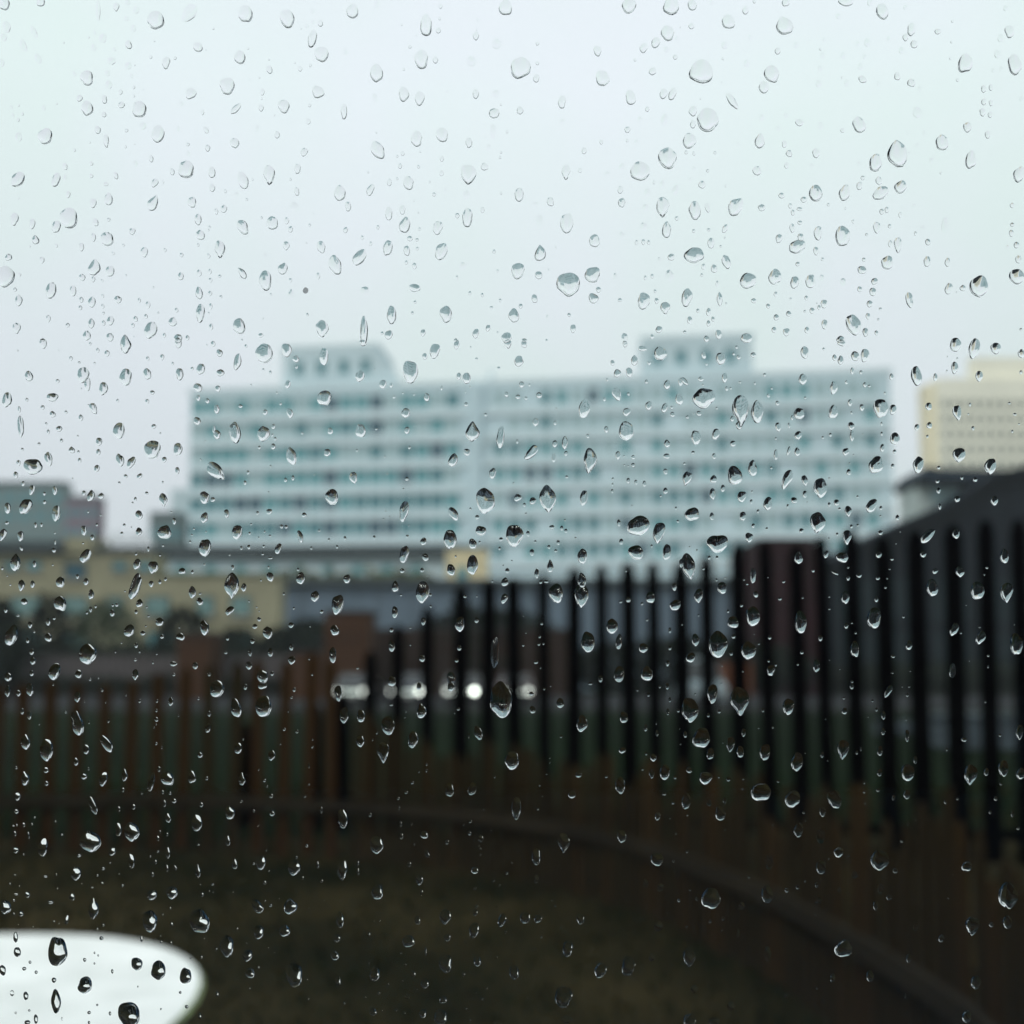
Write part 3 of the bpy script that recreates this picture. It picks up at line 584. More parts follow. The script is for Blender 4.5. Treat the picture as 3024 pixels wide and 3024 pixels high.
# ------------------------------------------------------------------ raindrops on the pane
# one entry per drop: x y width height [lean] [f faint and flat | t point on top | b point below], measured in ninths of the picture (1932 units each)
DROPS = {
(0,0): '''25,22,60,70;228,10,45,55;556,60,25,110,0,f;658,38,35,45;770,55,35,45,0,f;722,12,30,35,0,f;884,112,100,95,20;1072,75,72,110,40,f;1388,78,75,100,-15;1626,105,82,100,-10;1768,62,25,28,0,f;1813,130,30,42;1772,122,18,25,0,f;1737,145,22,25,0,f;38,153,45,62,0,f;192,180,30,70,-25,f;20,210,35,45,0,f;132,256,38,65,-15,f;214,332,35,58,-15,f;10,355,28,45,0,f;756,160,28,42,0,f;714,105,26,30,0,f;582,215,42,55,20,f;728,252,35,52,-10;648,278,22,22,0,f;536,185,16,26,0,f;530,268,30,40,0,f;632,345,48,40,10,f;726,372,38,42,40,f;608,415,28,36,0,f;745,430,20,28,0,f;1118,265,55,52,20;940,355,45,65,5;990,328,18,20;1358,324,62,75,20;1767,218,50,95,10;1820,306,78,86,10;1525,393,35,45;1698,388,26,32;490,442,75,80,-35;615,480,40,45,0,f;682,520,22,30;757,493,16,22;757,541,14,18;422,417,20,28,0,f;450,556,32,40,30;492,612,68,80,5;590,562,30,45;588,648,26,32;687,594,38,36,20;788,618,82,90,5;1288,487,88,90,10;1080,530,55,68,35;1025,588,25,28,40,f;1145,635,20,32;1335,615,35,75,45;1485,520,26,38;1607,602,62,76,10;1477,610,30,40;1800,522,68,68,35;1752,595,18,20;64,605,16,28,0,f;247,612,20,34,0,f;72,650,16,26,0,f;105,776,35,58,0,f;257,770,80,90;551,735,36,42;600,796,32,72,-5;716,738,20,20;808,712,40,42,0,f;892,759,74,92,10;1007,728,18,32,0,f;1165,735,26,45,-25;1744,686,26,34;1568,762,28,42;1453,728,20,45,20,f;1328,810,54,54;1722,861,38,48,10;1175,838,28,38;1064,817,18,20;1064,868,20,30,0,f;710,830,14,18;856,898,26,40;368,942,28,42,-10;368,1006,22,36,0,f;516,925,20,24;516,995,22,24;765,925,26,40,0,f;655,993,26,42,-20;98,1015,72,98,30,b;315,1016,50,76,20;1053,957,90,95,15;975,972,26,38;1199,976,42,58;1375,1020,55,102,-20;1523,990,65,112,0,b;1682,955,36,58;1644,1015,14,18;598,1042,28,22;875,1035,38,52,35;1200,1062,34,44;1275,1082,16,22;1337,1100,28,28,0,f;1680,1083,28,48;385,1100,26,40;614,1126,48,70,5;527,1150,36,54;866,1148,60,92,25,t;1087,1145,52,56,-20;1267,1182,34,46;1224,1197,24,34;1666,1170,50,55,0,f;1922,1092,70,80;388,1235,97,118;80,1240,45,72,10;182,1266,35,56,15;317,1283,48,70,15;541,1258,32,44;614,1243,20,22;1121,1243,40,62;1540,1262,62,78,10;1373,1287,60,85,-30;1622,1249,28,38;1645,1297,26,38,15;1186,1284,16,14;200,1357,42,52,0,t;318,1390,18,26;461,1398,30,46;528,1343,28,46;605,1353,76,75,-30;748,1310,34,40;1134,1330,50,56;1619,1390,38,48;1816,1397,46,70,-10;817,1427,40,60,5;1243,1410,62,96,0,b;48,1456,40,38;237,1471,28,38;640,1434,18,20;698,1387,16,14;1027,1443,22,24;933,1415,18,24;1180,1448,20,28;1898,1500,66,112,-15;1502,1447,22,36,0,f;533,1513,72,92,10,t;622,1535,48,64;1602,1521,52,66,10;30,1567,110,115;465,1570,34,40;527,1581,22,32;577,1588,16,16;1023,1563,34,42;1127,1545,28,40;1187,1537,20,32;1191,1585,22,26;1370,1545,40,68,-35,t;1503,1588,66,115;1800,1562,22,38;1643,1586,20,24;288,1643,62,88,10;413,1645,38,60;1127,1658,42,66;1188,1661,22,30;1648,1668,38,60,0,f;105,1700,42,60;84,1640,22,24;520,1710,42,62;460,1697,24,32;454,1742,22,26;581,1675,16,24;581,1733,18,28;667,1696,42,40;788,1700,18,28;837,1725,28,40;1250,1679,20,16;1135,1772,50,102,5;1193,1733,20,34;998,1755,22,26;586,1772,14,16;273,1803,24,42;516,1830,34,56;626,1815,42,50,15;586,1828,20,30;766,1805,26,32;826,1790,20,26;752,1842,20,26;976,1822,46,52,40;1355,1845,66,90;1822,1862,76,96,0,b;93,1857,46,60;383,1840,24,24;852,1868,68,100,20;1194,1850,24,36;492,1900,44,56;623,1908,38,50;1008,1915,50,46;1060,1912,22,30;930,1898,18,26;1475,1898,30,24;240,1925,30,16''',
(1,0): '''62,62,65,82,25;197,20,30,55,15,f;480,142,70,114;562,35,20,30;556,104,14,20;550,172,28,34;762,203,34,46;770,110,18,22,0,f;930,42,75,84,15;878,248,55,54,20,f;1630,35,80,80;1868,30,92,100;1848,187,75,84;1898,217,20,26,0,f;455,335,78,100;533,339,30,40;198,413,70,102;20,291,28,36,0,f;736,346,54,56,0,f;1015,382,106,126;1110,246,20,22;1110,357,20,22;1104,443,34,46;1450,288,44,58;1478,442,72,92,-10;1780,242,48,60,25;1712,270,42,56,15;1763,402,38,46,30;1840,280,28,34,0,f;1890,323,26,30;1663,338,16,18;352,532,58,80,10;444,558,54,78,12;761,532,38,50;874,530,36,44,0,f;1250,576,44,72,5;1636,552,56,84;1824,530,44,58;1875,533,44,66,20;600,518,16,18,0,f;190,552,30,45,0,f;865,642,56,60,30;1010,624,34,48;858,742,40,72,0,f;1288,203,14,16,0,f;1732,618,24,30;1829,676,38,66,8,f;1690,676,22,36,0,f;1250,686,26,30,0,f;15,630,34,90;570,762,68,80;427,785,64,84,-8;205,850,70,104,-35;722,807,38,54;834,832,24,40,0,f;1620,734,34,36;1618,795,18,20;1670,803,20,28,0,f;1471,804,22,26;1374,853,28,38;1849,896,100,120;347,869,20,26;316,884,14,16;446,858,12,12;333,940,22,30;569,898,22,34;566,980,26,32;717,988,86,118,0,b;810,943,40,44,40;272,1032,24,44;316,1011,14,16;381,1036,58,76;166,1074,38,68,30;499,1030,12,14;525,1100,22,22;587,1080,20,32,0,f;1272,974,52,84,0,b;1351,963,24,26;1588,941,28,40,15,f;1690,970,118,98;1506,983,30,26,0,f;1580,1074,32,42;1770,1032,14,22;1818,1042,26,44,0,f;1890,1075,38,56,20,f;1733,1088,32,48,0,f;708,1100,40,48,0,f;1008,1103,48,80;1184,1140,40,50;1100,1154,34,24,0,f;1588,1148,42,50;1820,1172,80,108,0,b;1722,1174,34,40,0,f;37,1168,34,54;268,1208,40,74;346,1187,36,48;713,1232,58,106;800,1188,22,34;656,1220,26,28;1122,1250,36,72,0,f;1277,1262,74,110;358,1273,62,86,12;442,1296,16,18;547,1290,52,80,8;118,1346,20,26;24,1302,26,34,20;387,1350,32,30;428,1357,18,20;1712,1280,38,42,0,f;1842,1300,54,84;1898,1236,20,26;1588,1330,30,36,0,f;263,1403,52,88,10;370,1418,36,56;430,1407,18,20;567,1425,66,100,15;103,1455,66,96,35;1125,1432,62,92,0,t;1432,1362,64,68;414,1506,26,36;686,1505,34,44,35,f;655,1572,16,26;700,1407,14,16,0,f;1868,1455,38,40,30;1800,1472,20,32,0,f;1710,1370,22,32;1740,1372,20,26;1671,1372,18,28;1000,1533,74,90;1118,1557,40,46;1289,1608,128,134;1422,1556,88,86;1552,1566,26,46,0,f;1720,1572,16,26;1760,1563,18,26;1855,1560,54,68,0,tf;415,1630,62,46;135,1648,50,52,0,f;1425,1688,54,58,-15;1455,1640,28,34;1710,1705,72,90;1784,1703,24,34;1834,1742,52,68;1776,1648,16,20;1093,1690,34,48;798,1670,16,24;899,1700,14,20;1577,1698,24,22;283,1782,54,98,-5;592,1778,66,94,-15;978,1783,60,84,0,t;1016,1733,22,28;850,1740,20,16;402,1770,16,18;1166,1797,14,30,0,f;1289,1782,20,20;127,1870,46,150;268,1895,44,52;462,1884,28,40;762,1887,34,56,10;830,1857,26,40,15;934,1912,56,60;1312,1860,32,48;1605,1915,38,60,0,f;1798,1865,38,38;1758,1905,22,26;1035,1925,30,20;648,1925,20,20''',
(2,0): '''55,28,50,60;162,14,20,26,0,f;356,57,34,46;260,122,72,82;50,147,32,36;582,14,42,44;406,8,18,20;578,146,90,102,-20;922,6,84,56;880,90,28,30,0,f;1130,64,66,92,-10;1060,10,34,44,0,f;1294,166,46,72,10;1262,210,34,40;1312,250,42,42,30;1238,285,30,40,0,f;1444,178,36,32;1260,40,22,28,0,f;1830,45,30,32,0,f;1850,178,54,70,-5;1800,215,34,44,0,f;236,256,34,42,0,f;538,288,32,40;640,254,24,34,0,f;382,210,22,28,0,f;362,358,30,44,0,f;105,405,138,126;504,418,84,96;460,494,56,68,10;280,570,36,114,-35;800,222,20,20,0,f;990,246,22,30,0,f;1045,240,34,46,0,f;790,310,24,34,0,f;908,313,26,42,0,f;1030,320,24,26,0,f;778,385,24,34,0,f;768,472,34,40,0,f;1006,376,28,40,0,f;1018,448,48,38,15;926,468,24,42,0,f;1108,473,20,26,0,f;1216,430,34,46;1294,468,46,44;1342,502,20,32,0,f;1166,218,20,28,0,f;1598,357,82,104;1880,366,80,106,-10;1782,305,36,46,0,f;1760,397,24,28,0,f;1804,388,24,30,0,f;1704,503,28,42;1746,494,26,36;1706,576,28,38;1746,582,24,34;1698,635,36,44;1741,648,28,36;1918,560,22,30,0,f;1612,720,44,60;1727,762,32,42;1328,635,50,66,0,f;60,628,46,58;58,702,32,46;145,678,128,122;36,795,80,80;436,798,54,82,15;445,663,28,38,0,f;585,652,26,26,0,f;540,726,22,28,0,f;660,694,46,38,15;780,710,30,40,0,f;906,737,24,28;1000,706,70,92,-10;1092,922,72,96;1214,870,114,156,0,t;1470,808,70,88;1630,902,60,102;1367,755,18,40,0,f;1274,755,16,22,0,f;1328,820,20,24,0,f;1408,908,28,32,0,f;1282,868,20,22,0,f;575,815,28,42;604,868,34,40;756,866,42,54,15;588,936,26,34;422,966,46,54;20,862,20,22;64,868,16,24;64,950,20,22,0,f;40,1016,18,26,0,f;312,813,18,20,0,f;998,925,24,24,0,f;730,938,22,30,0,f;1905,988,60,88,20;110,1044,40,44;1020,1007,24,26;1110,1022,38,46;1000,1052,34,44;1122,1092,96,66,-30;1236,1060,74,74,0,b;755,1092,76,92,-20;918,1092,62,88,8;686,1130,38,32;560,1107,34,34;302,1172,84,98,20;70,1192,70,98;140,1176,28,52,-20;447,1176,40,40;609,1165,26,28;662,1183,34,22;624,1203,24,32;825,1158,16,18;1128,1198,26,34;1156,1188,24,34;1232,1216,20,32;1310,1165,22,28,0,f;1866,1162,26,30;62,1307,18,22;148,1300,24,16;240,1294,32,48,30;160,1375,42,56;664,1260,28,24;620,1290,32,50;546,1350,36,52,10;767,1320,46,78;668,1342,36,42;906,1335,88,108;1100,1288,42,64;1172,1280,20,24;1358,1290,24,28,0,f;1484,1274,38,94,0,f;1860,1320,28,38;1867,1272,24,24;1388,1370,32,36;1318,1322,16,24;1042,1328,16,16;1175,1380,26,40;1218,1388,46,88,0,b;1890,1387,32,36;1840,1400,22,26,0,f;68,1445,104,92;248,1482,46,80,-15;646,1395,96,72,-20;754,1420,30,46;792,1467,18,20;652,1494,26,24;1026,1470,22,24;1160,1486,66,78;1384,1480,42,56;1500,1484,28,54;1900,1468,36,42;118,1508,24,32;177,1520,34,48;108,1556,16,20;1015,1528,50,44;368,1588,84,96,20;522,1566,72,86;634,1598,50,68;725,1592,54,80;786,1572,26,34,0,f;907,1596,32,42,0,f;1087,1592,38,36;1678,1620,102,122;1890,1565,92,80;1507,1634,44,62,20;1586,1630,34,34;1003,1637,28,32;1076,1652,36,50;196,1606,18,34;25,1685,62,98,15;210,1692,34,78,0,t;527,1665,22,30;612,1690,16,12;700,1686,20,28;403,1702,30,28;484,1732,24,26;800,1720,36,52;772,1740,20,28;732,1758,28,36;1284,1698,42,88,-15;1058,1720,34,38;1120,1748,20,14;86,1758,18,24;147,1766,28,44;172,1806,20,28;146,1830,22,34;40,1812,30,44;530,1796,30,36;600,1776,30,32;1050,1790,26,36;1108,1808,14,14;803,1836,34,56;966,1838,80,120,-18;518,1866,28,32;588,1880,36,48;704,1868,28,36;1035,1880,32,48;1097,1884,22,26;203,1893,34,54;135,1918,30,36;362,1915,66,52;895,1920,42,40;1915,1865,18,16''',
(0,1): '''243,12,40,60;708,15,66,100,0,t;1008,8,42,56;606,68,30,36;553,50,18,28;401,97,22,26;448,120,16,14;535,124,14,14;836,98,20,26;917,90,24,34;977,125,14,18;1243,67,34,44;1205,14,26,34;1343,116,44,88,15;1497,66,94,112;1620,50,56,80,-8;1674,100,36,40;1832,85,50,96;1137,157,48,62;1087,154,18,20;1248,178,42,42;162,197,46,58;325,225,22,24;470,190,66,88;494,240,34,86;584,267,46,78,15;711,203,70,94,5;834,183,42,66,-10;1016,186,44,66;1120,262,50,48;1233,268,32,36;1629,243,30,46;1530,175,16,20;40,330,56,82,10;297,317,62,50;151,331,18,22;861,290,26,26;833,340,22,28;665,336,16,20;1122,321,24,32;1174,337,24,30;1588,354,14,16;241,375,24,26;298,413,32,38,-25;528,380,38,68,-15;108,385,18,36;117,482,38,116;457,432,26,36;1226,384,34,48;1838,322,80,86;1640,407,36,56,-10;1501,401,28,32;1360,367,24,22;1117,452,40,46;1228,528,42,50;1211,495,20,50,0,t;1329,516,68,112;1490,522,66,90;1547,482,22,28;1540,530,16,18;1546,595,26,36;335,496,34,34,20;273,512,18,26;260,466,14,16;673,505,62,96,15;870,481,28,26;561,568,34,48;557,627,24,36;220,580,18,16;861,612,90,106;1005,610,52,70;1650,648,60,94,-15;1853,630,36,46;1869,507,30,40;1710,520,14,16;405,614,38,36,0,t;443,625,14,18;276,666,44,76,-10;678,672,44,72,-8;743,686,42,70,25;450,673,20,28;930,670,28,32;1003,732,26,40;185,710,104,90;105,688,24,32;89,757,26,40;547,720,30,44,15;711,763,22,22;790,762,38,24,-35;410,776,8,10;675,800,16,14;1222,735,76,124,-42,b;1403,742,18,24;1386,800,18,26;1616,784,20,24;1658,773,18,30;130,805,20,30;179,842,34,56,12;309,844,28,52,-8;250,862,18,22;474,858,22,30;513,874,38,68,12;573,875,38,34,0,t;830,859,20,18;766,892,18,22;750,913,12,12;921,797,12,14;925,897,50,72,0,b;1156,884,56,68;1204,895,30,26;1880,882,76,96,0,b;145,935,62,100,28;42,945,38,62;252,910,22,22;318,975,50,86,10;498,965,12,14;570,984,10,12;787,982,42,50;548,1038,14,18;703,1040,16,20;986,1018,22,38;969,966,12,10;1156,997,40,62,12;1282,975,32,46;1524,964,36,32;1722,982,28,28;1421,1035,12,12;1593,1048,20,24;1619,1050,20,20;15,1095,40,70,20;38,1028,24,18;116,1102,36,58;201,1040,18,32;234,1038,16,24;473,1070,32,56;310,1085,10,14;522,1110,24,34;311,1137,12,28;305,1182,22,28;785,1077,36,46;932,1080,74,80;1340,1081,60,80,15;1699,1105,34,66,-15;1097,1061,12,12;1085,1095,12,12;1076,1134,14,14;1166,1077,10,10;1497,1077,12,12;1527,1101,16,14;1464,1110,12,10;1806,1071,16,14;1862,1122,14,16;1158,1168,64,106,8;839,1175,14,30;923,1156,14,14;1408,1164,20,26;1575,1174,36,60,15;1492,1160,14,18;1486,1203,14,16;1530,1226,26,14;1299,1208,12,12;1908,1163,16,20;482,1215,54,84,32;88,1252,60,100,5,t;120,1172,16,30,-30;194,1260,24,38;298,1266,10,12;776,1262,44,58,15;866,1278,52,74;905,1210,12,14;770,1203,14,18;1156,1263,14,12;12,1285,14,20;1030,1300,40,36;1088,1305,18,22;1316,1280,20,30;1520,1278,12,16;1528,1333,40,52;1700,1340,46,70;1687,1291,16,20;438,1331,20,26;342,1363,46,66;487,1360,30,40;120,1382,38,62;183,1374,26,42;58,1378,12,12;40,1328,8,12;763,1388,58,152,22;855,1373,28,36;905,1361,18,26;1312,1383,84,144,0,b;1380,1393,30,46;515,1432,32,56;342,1483,68,86;1087,1420,42,66;1133,1428,16,14;1132,1472,36,44;1782,1444,44,64,8;1910,1490,68,110,12;136,1473,38,38,15;32,1522,22,30;101,1553,18,12;638,1493,14,18;661,1491,20,22;512,1517,18,32;541,1500,14,20;634,1538,28,40;789,1482,36,48;830,1505,12,12;770,1531,18,26;840,1556,14,12;1300,1525,36,62,48;1606,1429,14,16;1663,1511,14,14;1453,1505,10,12;1467,1527,8,10;1820,1530,22,22;902,1588,44,50;1156,1622,54,80;732,1637,54,74,28;809,1651,28,28;825,1612,10,12;1014,1620,10,10;1466,1573,22,26;1442,1613,28,28;1516,1648,52,70;1648,1606,30,32;272,1586,28,44;169,1605,26,38;194,1645,12,12;64,1665,66,124,20;156,1692,20,30;274,1676,40,50;179,1757,28,34;184,1808,30,46;498,1770,92,120;1022,1672,46,42;917,1671,24,24;1288,1680,18,26;1429,1697,24,30;770,1720,20,30;688,1706,12,12;653,1757,10,16;789,1755,10,20;1415,1762,20,42;1530,1760,30,46;1278,1763,18,14;1648,1730,24,40;1883,1775,42,84;1895,1635,50,58;1104,1836,30,42;1407,1834,34,48;1650,1805,38,48;765,1803,18,16;765,1885,36,58;866,1818,12,18;980,1826,42,26;983,1886,16,18;307,1868,66,94,18;444,1883,42,44;45,1900,44,46;178,1878,24,34;1487,1898,62,76;1540,1880,20,26''',
(1,1): '''122,8,42,36;530,55,54,90,15;472,85,28,38;653,20,32,50;943,15,46,50,0,b;1035,15,30,46;765,98,18,14;1006,112,52,58;1020,245,30,36;1065,246,12,20;1605,15,28,36;1658,108,36,58;1705,40,46,32;1803,68,76,82,0,t;1535,121,24,32;1630,175,40,52;1562,181,42,44;1742,122,20,24;390,172,88,124;105,198,48,66,10;235,242,42,48;282,248,18,28;710,209,46,64;665,198,26,42;567,264,14,24;1728,228,18,24;1505,216,12,20;1845,245,34,56;1920,230,26,46;483,316,34,44;935,300,24,28;1000,314,28,26;1045,322,18,20;1120,305,32,36;298,314,16,20;705,357,24,24;1560,297,46,80,-18;1626,298,16,20;1373,380,60,108,8;1490,328,18,24;1218,380,10,12;1912,325,44,66;1740,365,36,50;1830,377,34,54,15;1616,400,42,46;1870,374,16,16;1875,414,26,30;817,415,18,20;363,405,46,56;371,504,30,44,10;107,505,56,80;741,512,78,112,0,t;902,543,46,118,8;1100,457,34,44;1210,462,18,24;1395,536,18,24;1500,498,24,38;1613,508,90,98;710,627,36,42;995,567,14,24;1208,580,28,42;1265,574,36,70,8;1272,634,22,28;1202,658,22,50;1075,630,50,98,42;632,672,48,80,12;1843,579,34,42;1842,650,34,32;1565,645,28,44;1600,650,8,12;1652,655,20,24;1652,700,22,24;1603,700,8,10;1624,706,8,10;1405,675,78,138,0,b;856,748,38,60,12;68,773,48,68,-20,b;88,617,14,14;371,778,20,24;1276,767,18,16;1537,778,14,16;1624,788,20,32;1667,797,18,26;1715,805,20,34;1536,810,12,18;1533,847,14,24;1836,737,24,34;1834,846,26,38;1808,875,12,14;1645,930,10,10;1168,893,98,146,0,b;812,900,106,138;1083,903,36,42,20;1037,925,18,22;998,884,44,38,-25;1372,885,42,88,10;354,962,54,110,10;634,976,46,84,-35;768,995,24,26;251,962,8,8;272,992,8,8;978,1100,94,126;617,1122,76,116,0,b;790,1073,58,56;1045,975,14,12;1265,1012,10,14;1248,1057,20,28;1192,1052,30,24;1271,1072,20,24;1057,1088,22,32;904,1120,22,22;465,1133,34,44;743,1146,44,58;896,1172,14,20;1680,1045,122,112,-10;1798,1082,62,124,8;1571,1028,22,40;1585,1133,24,34;1668,1196,82,84;1842,1192,50,86;1757,1158,14,18;1905,1018,16,16;1228,1138,20,28;1175,1163,18,22;1213,1185,18,18;1080,1195,26,40;1365,1215,54,84;1326,1112,12,10;186,1110,16,24;20,1114,16,24;355,1205,50,98,8;476,1222,36,42;647,1217,12,14;740,1265,62,112;621,1293,46,66;345,1298,26,28;457,1294,22,26;1182,1272,34,78,0,t;965,1242,10,10;940,1298,26,28;1107,1314,28,50;1612,1300,12,12;1925,1255,24,50;32,1345,38,52;306,1388,40,60;338,1436,12,14;460,1420,78,118;505,1434,16,18;926,1362,38,50;855,1358,12,14;1160,1360,28,16;1217,1427,82,104;1362,1352,48,80;1360,1438,80,144,0,b;700,1444,18,18;921,1456,38,56,15;506,1500,14,16;302,1532,38,62;672,1600,54,84,15;464,1585,28,44;765,1578,26,32;1581,1474,18,16;1625,1462,28,30;1702,1485,16,18;1748,1450,50,66;1885,1390,28,46;1890,1492,54,68,30;1532,1612,62,88;1730,1577,14,14;1860,1635,18,32;283,1633,22,28;392,1622,14,8;391,1718,10,12;285,1725,36,64;668,1735,24,32;653,1806,22,22;458,1795,34,38;1135,1596,16,20;1123,1670,14,22;1118,1714,16,16;1144,1711,12,14;1030,1720,14,16;1045,1650,8,8;1030,1554,8,8;1102,1816,24,20;1397,1700,72,122;1572,1700,36,84;1709,1735,48,56,20;1859,1735,20,26;1848,1822,22,34;1572,1882,58,92;1728,1880,70,80;870,1760,46,180,0,f;285,1925,44,60;92,1850,14,14;620,1905,50,70,0,f;1468,1910,26,40''',
(2,1): '''360,5,56,32;900,8,46,36;1544,20,64,78;1650,38,66,110,10;1772,40,56,66;1918,70,40,50;692,64,46,68;860,93,26,36;895,107,32,50;977,84,44,58;1032,80,48,76,12;120,78,26,42;215,97,54,68;306,33,18,18;290,70,16,20;318,90,22,28;400,77,32,28;136,130,14,16;1540,150,38,70;1325,195,64,104,-12;1678,197,40,62;1430,203,26,42;1182,200,24,36;1915,175,18,24;960,168,20,38;1010,175,18,22;238,205,32,52;104,213,30,28;465,190,18,20;679,215,46,60,15;10,225,26,56,-45;856,260,42,78,5;1032,246,22,28;1057,253,16,16;410,238,12,16;250,267,18,26;505,266,12,14;486,307,18,24;325,232,16,12;115,246,12,12;122,320,126,108;330,390,98,170,0,b;318,475,34,46;422,398,72,118;537,350,22,28;948,347,26,40;1015,375,28,38;1122,378,78,112,-10;1190,386,38,58;660,410,58,68;852,398,48,82,10;280,438,22,32;92,408,28,30;193,378,14,14;620,432,16,28;1393,368,36,46;1555,405,50,90,-8,b;1627,358,14,22;1850,350,16,14;1881,413,22,16;1145,293,14,16;1617,412,10,12;540,484,34,48;602,476,14,30;655,532,38,52,15;74,545,50,86;188,525,40,68,22;955,480,38,44;958,530,26,66;1127,466,14,22;1128,523,16,22;1326,487,28,38;1396,475,32,38,15;1202,550,58,66;1385,538,16,18;1644,492,18,26;1866,510,14,18;1904,468,10,10;528,550,14,14;285,579,32,36;600,620,20,50,15;528,640,24,56;648,625,32,48;922,625,38,42;60,630,20,20;178,650,22,34;1130,603,26,46;1200,623,20,22;1020,526,8,8;1565,645,72,88,0,b;1094,698,78,98,15;1335,698,58,94,12;1744,708,68,96,0,b;940,740,26,36;945,690,10,10;830,775,16,8;396,718,54,84;293,760,86,102,-20;25,778,48,88,15,b;590,780,52,112,25;690,787,34,60,-22;502,716,14,16;10,692,14,14;175,780,40,42;228,832,26,40;778,830,72,112;170,863,34,62;692,865,26,42;336,880,48,66,15;393,850,12,12;388,907,16,26;483,917,46,78,12;630,900,36,36;595,933,14,26;705,910,6,8;872,913,32,38;938,962,42,62,0,b;888,948,16,16;1068,930,54,86,28;1122,943,18,24;1188,706,20,28;1120,988,12,10;56,978,78,78;166,990,26,42;340,990,38,50;427,962,16,22;400,1043,20,26;477,1060,16,16;672,1072,26,28;762,1027,90,118,0,b;992,1040,14,16;1216,997,24,30;1450,715,22,20;1443,792,22,22;1448,845,24,34;1456,935,18,34;1656,782,26,26;1554,893,34,34;1765,903,42,60,0,b;932,1110,52,82,0,b;375,1110,42,56;200,1145,116,102;150,1224,18,24;195,1223,18,20;32,1275,86,138,-15,b;828,1115,12,10;118,1287,14,16;1120,1083,26,28;1388,1102,46,106,38;1548,1090,42,54,15;1363,1205,36,36;1110,1207,34,36,30;1208,1145,8,8;1232,1077,8,8;655,1225,44,72;812,1205,26,44,12;905,1222,74,54,20;1186,1232,18,18;937,1279,12,14;400,1325,34,84;1822,1215,48,84;862,1310,18,44,-60;1000,1325,30,26;937,1340,20,28;1105,1340,24,22;1158,1342,10,10;1172,1290,12,8;1430,1300,30,34,35;1570,1305,54,60,0,b;1722,1280,16,16;1708,1320,8,12;572,1360,18,16,-30;483,1336,8,8;348,1350,12,8;192,1350,14,16;223,1395,52,68;365,1374,14,12;90,1442,54,80,0,b;415,1432,28,36;333,1495,18,18;550,1457,22,18;680,1452,12,8;830,1446,12,10;831,1515,14,10;922,1450,44,74;1097,1460,22,34;1148,1393,14,14;1415,1395,62,100;1668,1410,78,100;1835,1422,72,116,0,b;1605,1493,8,8;257,1527,14,20;285,1590,64,66;398,1555,78,114;669,1590,70,122;1085,1565,80,116;926,1610,24,34;980,1650,14,14;1250,1558,16,18;1538,1630,44,76,20;1682,1618,12,10;1687,1677,50,76,20;1878,1603,8,8;72,1690,42,66;288,1670,22,24;202,1715,110,142;275,1765,22,26;373,1750,78,106;493,1675,20,24;432,1712,12,12;405,1658,6,6;780,1680,24,34;975,1740,48,92;1282,1720,34,56;1888,1715,72,122;675,1760,20,22;1192,1783,24,18;1730,1778,14,16;46,1790,50,58;500,1862,44,64;758,1835,38,72;527,1830,14,20;487,1808,14,18;652,1828,12,14;1528,1865,40,80,0,f;1188,1875,16,12;1288,1866,10,8;340,1868,12,10;223,1838,8,8;890,1855,8,8;960,1925,16,16;1622,1808,8,8;1730,1840,10,20''',
